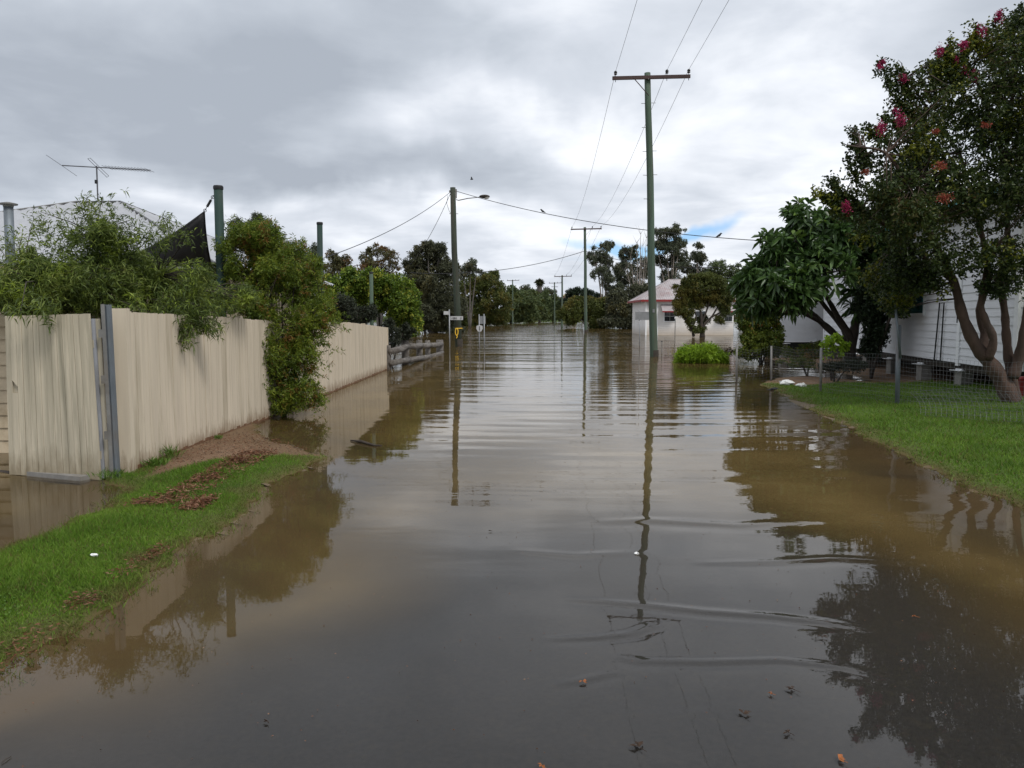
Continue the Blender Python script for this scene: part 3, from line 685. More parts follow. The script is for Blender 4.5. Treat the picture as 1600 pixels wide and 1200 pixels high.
gate = thing('boarded_gate', tuple(G(90, 745, .02)), 'weathered cream boarded gate at the left with a small broken hole in one board', 'gate')
bl, br, tr_, tl_ = P(15, 741, 8.05), P(159, 750, 7.80), P(141, 490, 7.80), P(8, 494, 8.05)
mb = MB(); nb = 15; nrmv = (br-bl).cross(tl_-bl).normalized()
if nrmv.y > 0: nrmv = -nrmv
for i in range(nb):
    s0 = i/nb+.002; s1 = (i+1)/nb-random.uniform(.001, .004); off = nrmv*random.uniform(-.003, .003)
    A, B = bl.lerp(br, s0)+off, bl.lerp(br, s1)+off; Cc, D = tl_.lerp(tr_, s1)+off, tl_.lerp(tr_, s0)+off
    D = D+Vector((0, 0, random.uniform(-.004, .004)))
    def seg(t0, t1, t0b=None, t1b=None):
        t0b = t0 if t0b is None else t0b; t1b = t1 if t1b is None else t1b
        mb.slab(A.lerp(D, t0), B.lerp(Cc, t0b), B.lerp(Cc, t1b), A.lerp(D, t1), .016)
    if i == 1: seg(0, .52); seg(.60, 1, .56, 1)
    else: seg(0, 1)
mb.build('board_panel', 'paint_gate', gate)
bk = -nrmv*.035
for t_r in (.15, .82): MB().bar(bl.lerp(tl_, t_r)+bk, br.lerp(tr_, t_r)+bk, .04, .08).build('rail', 'paint_gate', gate)
mb = MB(); mb.bar(bl.lerp(tl_, .56)+bk, bl.lerp(tl_, .56).lerp(br.lerp(tr_, .56), .98)+bk, .04, .12)
mb.build('rail', 'paint_gate', gate)
M['pale_steel'] = solid('weathered_grey_strip', (.30, .31, .34), .7, .1, var=.25, nscale=6, stretch=(2, 2, .4), dirt=(.16, .15, .14))
a, b = P(162, 747, 7.83), P(145.5, 498, 7.83)
MB().bar(a, b, .034, .02, (0, 1, 0)).build('edge_strip', 'pale_steel', gate)
a, b = P(167.5, 745, 7.85), P(152, 498, 7.85)
MB().bar(a, b, .048, .018, (0, 1, 0)).build('edge_board', 'paint_gate', gate)
mb = MB(); c0 = G(32, 742, .0); c1 = G(130, 752, 0); mb.bar(c0+Vector((0, .06, .01)), c1+Vector((0, .06, .01)), .14, .07)
tag(mb.build('concrete_sill', 'concrete', None), 'low wet concrete sill in the water beneath the boarded gate', 'sill')
mb = MB(); q = [P(-60, 741, 8.3), P(-20, 738, 8.3), P(10, 741, 8.2), P(38, 744, 8.05)]; mb.tube(q, [.035, .045, .04, .03], 8)
tag(mb.build('driftwood_log', 'bark_dark', None, True), 'dark wet log floating against the foot of the gate', 'log')

# shed behind the gate
shed = thing('weatherboard_shed', (-7.5, 9.4, 0), 'cream weatherboard outbuilding with tan fascia glimpsed behind the gate at far left', 'shed')
def lap_wall(p0, p1, z0, z1, pitch, mat, parent, name='wall', out=None, t=.018):
    """lapped boards between two ground points; boards overlap like saw teeth"""
    p0 = Vector((p0[0], p0[1], 0)); p1 = Vector((p1[0], p1[1], 0)); d = (p1-p0).normalized(); n = Vector((d.y, -d.x, 0)) if out is None else Vector(out)
    mb = MB(); z = z0
    while z < z1-1e-4:
        h = min(pitch, z1-z); w = random.uniform(-.002, .002)
        lo, hi = n*(t+w), n*.002; bk_ = -n*.02
        mb.hexa([p0+bk_+Vector((0, 0, z)), p1+bk_+Vector((0, 0, z)), p1+lo+Vector((0, 0, z)), p0+lo+Vector((0, 0, z)),
                 p0+bk_+Vector((0, 0, z+h)), p1+bk_+Vector((0, 0, z+h)), p1+hi+Vector((0, 0, z+h)), p0+hi+Vector((0, 0, z+h))])
        z += h
    return mb.build(name, mat, parent)
lap_wall((-9.5, 9.4), (-5.35, 9.4), -.3, 1.86, .15, 'cream_wall', shed, out=(0, -1, 0))
lap_wall((-5.33, 9.42), (-5.33, 13), -.3, 2.0, .15, 'cream_wall', shed, out=(1, 0, 0))
MB().box((-7.4, 9.42, 1.95), (4.1, .04, .18)).build('shaded_opening_strip', 'opening_dark', shed)  # dark strip painted for the shade in the opening under the fascia
MB().box((-7.4, 9.33, 2.12), (4.3, .05, .16)).build('fascia', 'tan', shed)
mb = MB().slab((-9.6, 9.3, 2.22), (-5.2, 9.3, 2.22), (-5.2, 13.2, 2.42), (-9.6, 13.2, 2.42), .03); mb.build('roof', 'iron_roof', shed)
fb = P(17, 425, 10.2); ft = P(13, 322, 10.2)
fl = MB().tube([fb-Vector((0, 0, .3)), ft], .056, 14).build('flue', 'steel', shed, True)
MB().lathe((ft.x, ft.y, ft.z), [(.06, -.01), (.062, .012), (.105, .015), (.11, .03), (.03, .05)], 16).build('flue_cap', 'steel_dull', fl)

# ------------------------------------------------------------------ left house with hipped iron roof
hl = thing('hip_roof_house', (-10.5, 20, 0), 'low house with pale grey corrugated iron hipped roof behind the left bushes', 'house')
def corr_plane(a, b, c, d, pitch=.09, amp=.012):
    """corrugated sheet: eave a to b, top d to c (d above a, c above b)"""
    a, b, c, d = map(Vector, (a, b, c, d)); n = int((b-a).length/pitch*2); nv = (b-a).cross(d-a).normalized()
    e = (b-a).normalized(); slope = (d-a)-e*(d-a).dot(e); V = []; Fq = []
    for i in range(n+1):
        t = i/n; p = a.lerp(b, t); s = (p-a).dot(e)
        s0 = (d-a).dot(e); s1 = (c-a).dot(e); Lb = (b-a).length
        if s < s0: k = s/max(s0, 1e-6)
        elif s > s1: k = (Lb-s)/max(Lb-s1, 1e-6)
        else: k = 1
        off = nv*(amp if i % 2 else -amp)
        V += [tuple(p+off), tuple(p+slope*max(k, 0)+off)]
    for i in range(n): Fq.append((2*i, 2*i+2, 2*i+3, 2*i+1))
    mb = MB(); mb.v = V; mb.f = Fq; return mb
def hip_roof(parent, x0, x1, y0, y1, ze, rx0, rx1, ry, zr, mat, cap, pitch=.09, amp=.012, name='roof', capr=.05):
    A, B, C_, D = (x0, y0, ze), (x1, y0, ze), (x1, y1, ze), (x0, y1, ze); r0, r1 = (rx0, ry, zr), (rx1, ry, zr)
    mb = MB()
    for q in (corr_plane(A, B, r1, r0, pitch, amp), corr_plane(B, C_, r1, r1, pitch, amp), corr_plane(C_, D, r0, r1, pitch, amp), corr_plane(D, A, r0, r0, pitch, amp)):
        k = len(mb.v); mb.v += q.v; mb.f += [tuple(i+k for i in f) for f in q.f]
    r = mb.build(name, mat, parent)
    cp_ = MB()
    for s, e in ((r0, r1), (A, r0), (B, r1), (C_, r1), (D, r0)): cp_.tube([Vector(s)+Vector((0, 0, .01)), Vector(e)+Vector((0, 0, .02))], capr, 6)
    cp_.build('ridge_cap', cap, r)
    return r
rz = P(150, 316, 20).z
r0 = P(120, 316, 20); r1 = P(188, 314, 20)
hip_roof(hl, -16.5, -5.55, 15, 25, 2.62, r0.x, r1.x, 20, rz, 'iron_roof', 'ridge_cap', .22, .03, capr=.022)
lap_wall((-16, 15.6), (-6.1, 15.6), -.3, 2.55, .16, 'cream_wall', hl, out=(0, -1, 0))
lap_wall((-6.08, 15.62), (-6.08, 24.4), -.3, 2.55, .16, 'cream_wall', hl, out=(1, 0, 0))
MB().box((-11, 14.95, 2.58), (11.0, .08, .1)).build('gutter', 'ridge_cap', hl)
for x in (-13.5, -9.5):
    w = MB().box((x, 15.56, 1.4), (1.2, .06, 1.2)).build('window', 'white_trim', hl); MB().box((x, 15.52, 1.4), (1.04, .03, 1.04)).build('pane', 'glass_dark', w)

# antenna on the ridge
an = thing('television_antenna', tuple(P(153, 316, 20)), 'thin television antenna on a mast above the grey iron roof', 'antenna')
mt = P(151, 261, 20)
m0 = MB().tube([P(153, 316, 20)-Vector((0, 0, .1)), mt+Vector((0, 0, .03))], .017, 6).build('mast', 'alu', an)
MB().box(tuple(P(150.5, 284, 20)), (.06, .05, .09)).build('masthead_box', 'black', an)
MB().tube([P(97, 258.5, 20), P(235, 266, 20)], .014, 6).build('boom', 'alu', an)
mb = MB(); mb.tube([P(72, 242, 18.9), P(97, 259, 20), P(120, 275, 21.3)], .006, 4)
for u in np.linspace(168, 233, 14):
    c = P(u, 262+(u-168)*.06, 20); mb.tube([c-Vector((0, .28, 0)), c+Vector((0, .28, 0))], .005, 4)
mb.build('element', 'alu', an)
mb = MB(); q = [P(137, 248, 19.3), P(141, 247, 19.3), P(170, 275, 20.8), P(167, 277, 20.8), P(137, 248, 19.3)]; mb.tube(q, .006, 4); mb.build('folded_dipole', 'alu', an)
mb = MB(); mb.tube([P(152, 300, 20), P(161, 314, 19.9)], .006, 4); mb.build('stay_wire', 'alu', an)

# green posts and shade sail
def green_post(px, pyt, Y, r, label, mat='post_green'):
    t_ = P(px, pyt, Y); p = thing('shade_post', (t_.x, t_.y, 0), label, 'post', None)
    lean = P(px+4.5*(Y < 15), 441, Y).x
    MB().tube([(lean, Y, -.3), (t_.x, Y, t_.z)], r, 16).build('pole', mat, p, True)
    MB().lathe((t_.x, Y, t_.z-.03), [(r*1.12, 0), (r*1.14, .04), (r*1.0, .06)], 16).build('cap', 'black', p)
    return t_
gpt = green_post(341, 293, 13, .07, 'tall dark green pipe post holding the corner of the charcoal shade sail')
green_post(499.5, 349, 20, .07, 'dark green pipe post standing above the middle bushes, right of the shade sail')
green_post(580, 426, 26, .06, 'shorter grey green post among the lime bush beyond the fence', 'pole_green')
A = P(319, 331, 13.0); B = P(180, 411, 11.6); Cc = P(352, 470, 15.5); D = P(170, 470, 14)
sail = thing('shade_sail', tuple(A), 'charcoal triangular shade sail slung from the nearest green post', 'shade sail')
def sail_pt(u, v):
    # bilinear with inward curving edges
    p = A*(1-u)*(1-v)+B*u*(1-v)+Cc*(1-u)*v+D*u*v
    ctr = (A+B+Cc+D)/4
    pull = .55*(u*(1-u)*(1-abs(2*v-1)*0)*(1 if v < .5 else 1)*abs(2*v-1)+v*(1-v)*abs(2*u-1))
    return p.lerp(ctr, pull*.8)-Vector((0, 0, .25*u*(1-u)*v*(1-v)*4*.3))
mb = MB(); n = 14
for i in range(n+1):
    for j in range(n+1): mb.v.append(tuple(sail_pt(i/n, j/n)))
for i in range(n):
    for j in range(n):
        k = i*(n+1)+j; mb.f.append((k, k+1, k+n+2, k+n+1))
so = mb.build('sail_cloth', 'sail', sail, True); md = so.modifiers.new('thick', 'SOLIDIFY'); md.thickness = .004
mb = MB(); mb.tube([sail_pt(i/n, 0) for i in range(n+1)], .012, 5); mb.tube([sail_pt(0, i/n) for i in range(n+1)], .012, 5); mb.build('hem', 'black', sail)
mb = MB(); a0 = A; a1 = P(334, 305, 13); mb.tube([a0, a0.lerp(a1, .35)], .006, 5); mb.tube([a0.lerp(a1, .3), a0.lerp(a1, .72)], .02, 6); mb.tube([a0.lerp(a1, .7), a1], .006, 5)
for t in (.08, .88):
    c = a0.lerp(a1, t); mb.tube([c+Vector((.025*math.cos(x), 0, .025*math.sin(x))) for x in np.linspace(0, 6.28, 9)], .005, 4)
mb.build('turnbuckle', 'black', sail)

# ------------------------------------------------------------------ left bushes
def notstreet(p): return (p[:, 0] > FX-.15)
# willow leaved bush behind gate and fence
e1 = [E(60, 455, 75, 45, 9.2, .8), E(150, 440, 75, 55, 9.6, .9), E(250, 448, 80, 50, 10.2, .9), E(320, 470, 55, 45, 10.8, .8), E(150, 380, 55, 42, 9.7, .5), E(200, 412, 45, 24, 10, .5), E(40, 430, 50, 40, 9.3, .5)]
ex = []; exd = []
for (px, py, Y, k, s) in ((262, 480, 9.35, 26, .10), (275, 500, 9.4, 34, .12), (300, 505, 9.5, 34, .12), (320, 500, 9.7, 24, .1), (283, 528, 9.4, 22, .08), (330, 518, 9.7, 12, .06), (215, 487, 8.9, 12, .08), (72, 490, 7.75, 9, .05), (33, 492, 7.8, 6, .05)):
    c = np.array(tuple(P(px, py, Y))); ex.append(c+RNG.normal(size=(k, 3))*s); exd.append(np.tile([.15, -.3, -.8], (k, 1))+RNG.normal(size=(k, 3))*.5)
# sparse sprays standing above the mass
for (px, py, k) in ((145, 325, 16), (150, 345, 22), (120, 350, 16), (175, 350, 20), (195, 345, 14), (60, 350, 10), (35, 370, 14), (95, 365, 18), (262, 345, 9), (262, 360, 14), (232, 365, 14), (285, 360, 6), (10, 395, 10), (55, 340, 5), (85, 385, 18), (205, 370, 20), (160, 368, 22), (130, 375, 22)):
    c = np.array(tuple(P(px, py, 9.7))); ex.append(c+RNG.normal(size=(k, 3))*.11); exd.append(np.tile([0, 0, .9], (k, 1))+RNG.normal(size=(k, 3))*.45)
plant('willow_leaved_bush', (P(170, 500, 9.8).x, 9.8, 0), 'large olive green narrow leaved bush spilling over the gate and near end of the fence', 'bush', e1, 'lf_willow',
      (.085, .013), 2500, 17, .2, .85, shell=.6, gap=.42, gs=3.0, satk=1, stems=None, trunk_r=.07, twig_n=420, twig_r=.004, extra_tips=(np.concatenate(ex), np.concatenate(exd)), droop=.25, zmin=1.2,
      reject=lambda p: (p[:, 0] > FX-.05) & (p[:, 2] < 1.75))
e2 = [E(395, 395, 50, 45, 13.6, .8), E(440, 420, 52, 42, 13.6, .9), E(430, 460, 85, 50, 13.5, .9), E(490, 468, 36, 46, 14.2, .8), E(410, 375, 42, 32, 13.5, .6), E(465, 415, 40, 36, 14, .7), E(380, 365, 30, 22, 13.5, .5), E(375, 450, 30, 50, 13.3, .6), E(447, 535, 56, 60, 13.1, .5), E(448, 605, 46, 42, 12.9, .45), E(450, 575, 48, 50, 13.0, .5), E(445, 625, 36, 24, 12.9, .4), E(480, 520, 34, 40, 13.3, .4), E(500, 480, 24, 34, 13.6, .5), E(470, 560, 34, 50, 13.2, .4), E(412, 560, 24, 56, 12.6, .3), E(412, 500, 30, 40, 12.8, .4)]
ex = []; exd = []
for (px, py, k, dr) in ((520, 505, 10, (1, 0, .2)), (535, 510, 5, (1, 0, -.2)), (505, 540, 9, (1, 0, .1)), (520, 548, 4, (1, 0, .3)), (505, 575, 8, (.8, 0, -.2)), (497, 610, 10, (.6, 0, -.6)), (505, 628, 9, (.6, 0, -.7)), (385, 345, 10, (0, 0, 1)), (410, 350, 12, (0, 0, 1)), (362, 350, 8, (-.2, 0, 1)), (455, 378, 10, (.2, 0, 1)), (480, 395, 8, (.4, 0, .8)), (437, 365, 8, (0, 0, 1)), (395, 620, 6, (-.5, 0, -.5)), (500, 420, 8, (.5, 0, .6)), (365, 370, 8, (-.4, 0, .8))):
    c = np.array(tuple(P(px, py, 13.2))); ex.append(c+RNG.normal(size=(k, 3))*.09); exd.append(np.tile(dr, (k, 1))+RNG.normal(size=(k, 3))*.4)
plant('bottlebrush_bush', (-3.75, 13, 0), 'dense green bush with reddish tips growing over the fence down to the water', 'bush', e2, 'lf_bottle',
      (.068, .015), 5600, 16, .17, .85, shell=.7, gap=.42, gs=3.4, trunk_r=.07, twig_n=350, extra_tips=(np.concatenate(ex), np.concatenate(exd)), zmin=.02)
e3 = [E(545, 460, 42, 38, 27, 1.0), E(590, 455, 45, 38, 28, 1.2), E(625, 465, 36, 42, 28, 1.2), E(640, 500, 24, 30, 28.5, .8), E(560, 440, 35, 20, 27, .8)]
plant('lime_bush', (P(595, 500, 28).x, 28, -.4), 'rounded lime green bush behind the far end of the cream fence', 'bush', e3, 'lf_lime',
      (.10, .05), 2800, 12, .22, .8, 'oval', shell=.65, gap=.25, gs=1.8, trunk_r=.1, twig_n=120, zmin=.05)
plant('grey_shrub', (P(625, 530, 28).x-.15, 26.2, -.4), 'small dull grey green shrub at the end of the fence behind the log barrier', 'bush',
      [E(612, 525, 18, 22, 26.5, .5), E(632, 520, 15, 15, 27.5, .4)], 'lf_greydk', (.08, .03), 500, 12, .12, .8, shell=.6, trunk_r=.04, twig_n=60, zmin=.0)
plant('grey_shrub', (P(545, 480, 24).x, 24, -.4), 'dark dull shrub just behind the top of the cream fence beside the short post', 'bush',
      [E(560, 492, 26, 18, 25, .5), E(535, 480, 25, 25, 24, .5)], 'lf_greydk', (.08, .025), 800, 12, .15, .8, shell=.6, trunk_r=.05, twig_n=60, zmin=.0)
plant('brush_tree', (P(372, 400, 30).x, 31, -.5), 'dark tree top rising behind the reddish tipped bush', 'tree',
      [E(395, 352, 22, 16, 30, .6), E(380, 365, 25, 22, 30, .6), E(450, 400, 40, 20, 30, .7), E(475, 400, 22, 18, 30, .6)], 'lf_gum', (.11, .03), 900, 12, .22, .8, shell=.6, gap=.4, gs=1.5, trunk_r=.12, twig_n=100)

# weeds at the foot of the fence
def tuft(name, c, n, h, w, mat, label, cat='weed', rad=.05, lean=.45, group=None):
    b = np.array(c)+np.stack([RNG.normal(0, rad, n), RNG.normal(0, rad, n), np.zeros(n)], 1)
    d = np.stack([RNG.normal(0, lean, n), RNG.normal(0, lean, n), np.ones(n)], 1)
    return tag(leaf_mesh(name, b, d, h, w, mat, None, 'diamond', droop=.25), label, cat, group)
tuft('weed_clump', (-3.8, 8.75, .04), 70, .22, .010, 'lf_weed', 'tall green weed growing against the fence foot at the dirt edge', rad=.04)
tuft('weed_clump', (-3.78, 8.35, .04), 120, .12, .010, 'lf_weed', 'low ragged weeds along the fence foot next to the steel post', rad=.06)
tuft('weed_clump', (-3.8, 10.2, .04), 50, .08, .009, 'lf_weed', 'tiny green weed midway along the foot of the dry fence panel', rad=.02)
tuft('weed_clump', (-3.93, 7.72, .03), 120, .13, .008, 'lf_weed', 'green weeds crowding the base of the leaning steel gate post', rad=.08)

# ------------------------------------------------------------------ log barrier
lb = thing('log_barrier', (-3.6, 31, 0), 'low weathered grey log barrier in the water beyond the cream fence', 'barrier')
pts = [(606, 581, 24.9), (633, 570, 27.5), (655, 562, 30.3), (668, 556, 33), (687, 549, 37.3)]
posts = []
for i, (px, py, Y) in enumerate(pts):
    x = P(px, 540, Y).x; z = P(px, [541, 533, 533, 533, 532][i], Y).z; posts.append((x, Y, z))
    r = [.09, .13, .12, .11, .17][i]
    MB().tube([(x, Y, -.7), (x+.01, Y, z*.5), (x, Y, z+.03)], [r, r*1.02, r*.97], 12).build('post', 'log', lb, True)
for k in range(4):
    a, b = posts[k], posts[k+1]
    MB().tube([(a[0]+.10, a[1]-.1, a[2]-.16), ((a[0]+b[0])/2+.1, (a[1]+b[1])/2, (a[2]+b[2])/2-.19), (b[0]+.10, b[1]+.1, b[2]-.16)], [.10, .11, .09], 12).build('rail', 'log', lb, True)
    za = [.20, .16, .08, .01][k]; zb = [.16, .08, .01, -.03][k]
    MB().tube([(a[0]+.12, a[1]-.1, za), ((a[0]+b[0])/2+.13, (a[1]+b[1])/2, (za+zb)/2+.01), (b[0]+.12, b[1]+.05, zb)], [.10, .09, .10], 12).build('rail', 'log', lb, True)

# ------------------------------------------------------------------ power poles
def power_pole(base, top, r, arm_w, label, steps=True, brace=-1, ins=(-.92, .40, .96), dark=True, arm2=False, group='timber power poles along the flooded street'):
    base = Vector(base); top = Vector(top)
    t = thing('power_pole', (base.x, base.y, 0), label, 'power pole', group)
    b0 = base-Vector((0, 0, 1.2)); n = 9
    MB().tube([b0.lerp(top, i/n)+Vector((.015*math.sin(i*1.3), 0, 0)) for i in range(n+1)], [r*(1.04-.30*i/n) for i in range(n+1)], 14).build('shaft', 'pole_green', t, True)
    if dark: MB().tube([base+Vector((0, 0, -.5)), base+(top-base).normalized()*.28], r*1.05, 14).build('tarred_base', 'dark_base', t, True)
    pins = []
    if arm_w:
        az = top.z-.22; yf = top.y-r*.74-.05; tilt = arm_w*.012
        A_, B_ = Vector((top.x-arm_w/2+.12, yf, az-tilt)), Vector((top.x+arm_w/2+.12, yf, az+tilt))
        MB().bar(A_, B_, .10, .13).build('crossarm', 'arm', t)
        MB().bar((top.x-arm_w*.19*(-brace), yf-.06, az-.05) if brace < 0 else (top.x+arm_w*.19, yf-.06, az-.05), (top.x+.03, yf-.02, az-.72), .045, .02).build('brace', 'arm', t)
        if arm2: MB().bar((top.x-arm_w*.27, yf, az-1.0), (top.x+arm_w*.27, yf, az-1.0), .09, .11).build('crossarm', 'arm', t)
        for u in ins:
            x = top.x+.12+arm_w/2*u; z = az+tilt*u+.065
            io = MB().lathe((x, yf, z), [(.012, -.22), (.012, .05), (.03, .06), (.06, .075), (.065, .11), (.035, .125), (.07, .14), (.06, .19), (.03, .22), (.01, .225)], 10).build('insulator', 'porcelain', t, True)
            pins.append(Vector((x, yf, z+.2)))
    if steps:
        for hh in (1.9,): MB().box(base.lerp(top, hh/(top-base).length)+Vector((-.02, -r*1.02, 0)), (.09, .012, .14)).build('number_plate', 'sign_back', t)
        for hz in (-.16, -.30): MB().tube([Vector((top.x, top.y-r*.7-.12, top.z+hz)), Vector((top.x, top.y+r*.8+.05, top.z+hz))], .018, 6).build('bolt', 'steel_dull', t)
        L = (top-base).length
        for i, hh in enumerate(np.arange(L-1.2, L*.52, -.95)):
            c = base.lerp(top, hh/L); rr = r*.72
            MB().tube([c-Vector((rr, 0, 0)), c-Vector((rr+.17, 0, -.005))], .011, 5).build('climbing_step', 'steel_dull', t)
            if i % 3 != 1: MB().tube([c+Vector((rr, 0, .02)), c+Vector((rr+.17, 0, .02))], .011, 5).build('climbing_step', 'steel_dull', t)
    return pins
p1 = power_pole((P(1023, 540, 33).x, 33, 0), P(1012, 114, 33), .165, 3.12, 'nearest tall green timber power pole with crossarm standing in the water right of the street')
p2 = power_pole((P(915.5, 519, 90), )[0].to_tuple()[:2]+(0,), P(914, 355, 90), .19, 3.45, 'second power pole with crossarm, left of the red roofed house', steps=False, brace=1)
p3 = power_pole((P(878, 500, 146).x, 146, 0), P(878.5, 430, 146), .19, 3.2, 'third power pole rising over the low trees beside the salmon building', steps=False, dark=False)
p4 = power_pole((P(866.5, 505, 215).x, 215, 0), P(866.5, 441, 215), .2, 3.3, 'distant power pole with two crossarms beside the palm', steps=False, dark=False, arm2=True)
p5 = power_pole((P(801, 500, 215).x, 215, 0), P(801, 437, 215), .2, 3.3, 'lone distant power pole left of the palm above the far trees', steps=False, dark=False)
def wire(name, a, b, sag, r, label, mat='wire', cat='power line', group=None, n=30):
    a, b = Vector(a), Vector(b)
    pts = [a.lerp(b, i/n)-Vector((0, 0, 4*sag*(i/n)*(1-i/n))) for i in range(n+1)]
    tag(MB().tube(pts, r, 5).build(name, mat, None), label, cat, group); return pts
names = ['left', 'middle', 'right']
sl = (.045, .052, .058)
for i in range(3):
    a = p1[i]; b = Vector((a.x-sl[i]*57, a.y-57, a.z+.3))
    wire('power_line', b, a, .55, .0065, 'overhead wire passing over the camera to the %s insulator of the nearest pole' % names[i])
    wire('power_line', a, p2[i], 1.0, .008, 'overhead wire from nearest pole to second pole, on their %s insulators' % names[i])
    wire('power_line', p2[i], p3[i], .8, .012, 'overhead wire from second pole to third pole, on their %s insulators' % names[i], n=14)
# left pole with street light
base = Vector((P(717.5, 541, 45).x, 45, 0)); top = P(707.5, 293, 45)
lp = thing('street_light_pole', tuple(base), 'green timber pole with street light arm and yellow tape at its foot', 'street light pole')
MB().tube([base-Vector((0, 0, 1)), base.lerp(top, .3)+Vector((-.02, 0, 0)), base.lerp(top, .6)+Vector((-.06, 0, 0)), top], [.20, .185, .165, .15], 14).build('shaft', 'pole_dark', lp, True)
MB().tube([base-Vector((0, 0, .5)), base+Vector((0, 0, .42))], .205, 14).build('tarred_base', 'dark_base', lp, True)
a = P(713, 312, 44.8); b = P(749, 308, 44.2)
arm = MB().tube([a, a.lerp(b, .1)+Vector((0, 0, -.05)), a.lerp(b, .5), b], [.03, .028, .025, .022], 6).build('lamp_arm', 'steel_dull', lp)
c = P(757, 307, 44.1)
mb = MB(); mb.ball(c, .28, 12, 8, (1.05, .5, .36)); mb.build('lamp_head', 'dark_base', lp, True)
MB().ball(c+Vector((.1, 0, -.05)), .2, 12, 8, (.85, .55, .42)).build('lamp_glass', 'lamp_glass', lp, True)
mb = MB(); br_ = P(712, 303, 45)
mb.box(br_+Vector((.02, -.05, 0)), (.10, .08, .5)); mb.box(P(703.5, 299, 45), (.12, .08, .10)); mb.tube([P(700, 305, 44.9), P(698, 318, 44.9), P(702, 330, 44.9), P(706, 336, 44.9)], .012, 5)
mb.tube([P(702, 334, 45), P(716, 334, 45)], .015, 5); mb.build('bracket', 'steel_dull', lp)
mb = MB(); q = P(716.6, 513, 45)
mb.tube([q+Vector((.205*math.cos(x), .205*math.sin(x), 0)) for x in np.linspace(0, 6.28, 14)], .025, 5)
q = P(713.6, 518.5, 44.72); mb.tube([q+Vector((.075*math.sin(x), 0, .2*math.cos(x))) for x in np.linspace(0, 6.28, 14)], .028, 5); mb.tube([q+Vector((0, 0, -.2)), q+Vector((.03, 0, -.28)), q+Vector((-.02, 0, -.36))], .025, 5)
tag(mb.build('yellow_tape', 'yellow', None), 'loop of yellow tape tied round the foot of the street light pole', 'tape')
# cables
w1 = wire('service_cable', P(714, 299, 45), Vector((11.85, 30, 4.35)), .55, .016, 'black cable with two birds from the street light pole across to the white house', 'cable', 'cable')
wire('service_cable', P(705, 299, 45), P(480, 412, 24), .35, .014, 'black cable from the street light pole down to the left house', 'cable', 'cable')
wire('service_cable', P(704, 302, 45), P(628, 425, 62), .6, .014, 'thin cable from the street light pole down behind the dark casuarina', 'cable', 'cable')
wire('service_cable', P(914, 392, 90), P(640, 426, 80), .9, .03, 'black cable from the second power pole left over the trees', 'cable', 'cable')
wire('service_cable', P(916, 393, 90), P(1200, 412, 66), .9, .026, 'black cable from the second power pole right over the red roofed house', 'cable', 'cable')

# birds
def bird(c, face, label, s=1, flying=False):
    c = Vector(c); mb = MB(); f = face
    path = [c+Vector((-.13*f, 0, .02))*s, c+Vector((-.07*f, 0, .05))*s, c+Vector((0, 0, .085))*s, c+Vector((.05*f, 0, .13))*s, c+Vector((.075*f, 0, .17))*s, c+Vector((.10*f, 0, .175))*s, c+Vector((.14*f, 0, .17))*s]
    mb.tube(path, [x*s for x in (.012, .03, .05, .042, .033, .024, .004)], 8)
    t = tag(mb.build('bird', 'feather', None, True), label, 'bird')
    m2 = MB(); m2.slab(c+Vector((-.06*f, -.045, .07))*1, c+Vector((.04*f, -.05, .10)), c+Vector((.03*f, -.05, .05)), c+Vector((-.16*f, -.03, .02)), .008)
    m2.slab(c+Vector((-.06*f, .045, .07)), c+Vector((.04*f, .05, .10)), c+Vector((.03*f, .05, .05)), c+Vector((-.16*f, .03, .02)), .008)
    m2.build('wing', 'feather', t)
    return t
def on_wire(pts, px):
    best = None
    for a, b in zip(pts, pts[1:]):
        for k in range(8):
            p = a.lerp(b, k/8); u = 800+F*p.x/(p.y*cp+(EYE-p.z)*sp)
            if best is None or abs(u-px) < best[0]: best = (abs(u-px), p)
    return best[1]
bird(on_wire(w1, 848), -1, 'small black bird perched on the cable over the middle of the street')
bird(on_wire(w1, 1122), 1, 'small black bird perched on the cable above the red roofed house')
c = P(737, 280, 60)
tag(MB().ball(c, .1, 8, 6, (1.2, .5, .5)).slab(c+Vector((-.02, -.02, 0)), c+Vector((.08, -.02, 0)), c+Vector((.02, -.3, .12)), c+Vector((-.05, -.3, .12)), .01).slab(c+Vector((-.02, .02, 0)), c+Vector((.08, .02, 0)), c+Vector((.02, .3, .12)), c+Vector((-.05, .3, .12)), .01).build('bird', 'feather', None, True), 'tiny dark bird flying in the cloudy sky above the street light', 'bird')

# ------------------------------------------------------------------ street signs
s = thing('street_name_sign', (P(702.5, 540, 44).x, 44, 0), 'slim post with two white street name blades left of the street light pole', 'street sign')
MB().tube([(P(703, 540, 44).x, 44, -.8), P(702, 483.5, 44)], .032, 8).build('post', 'sign_back', s, True)
MB().box(P(697.5, 489, 44), (.30, .03, .19)).build('sign_blade', 'sign_white', s)
bl_ = MB().box(P(713, 497, 43.9)+Vector((0, .3, 0)), (.70, .03, .21)).build('sign_blade', 'sign_white', s)
mb = MB(); y_ = 44.16
for (u, w, h) in ((706.5, .05, .07), (709.2, .05, .11), (711, .04, .1), (713, .04, .11), (720.3, .04, .11)):
    q = P(u, 497, y_); mb.box(q, (w*.7, .012, h))
mb.build('lettering', 'sign_ink', bl_)
s = thing('give_way_sign', (P(749.5, 543, 42.6).x, 42.6, 0), 'small pale hexagonal sign seen from behind on a thin post in the water', 'road sign')
MB().tube([(P(749.5, 543, 42.6).x, 42.6, -.8), P(748.6, 491, 42.6)], .026, 8).build('post', 'sign_back', s, True)
c = P(749.3, 513, 42.5); mb = MB(); ring = [(0.0, .18), (.16, .13), (.17, -.02), (.09, -.17), (-.09, -.17), (-.17, -.02), (-.16, .13)]
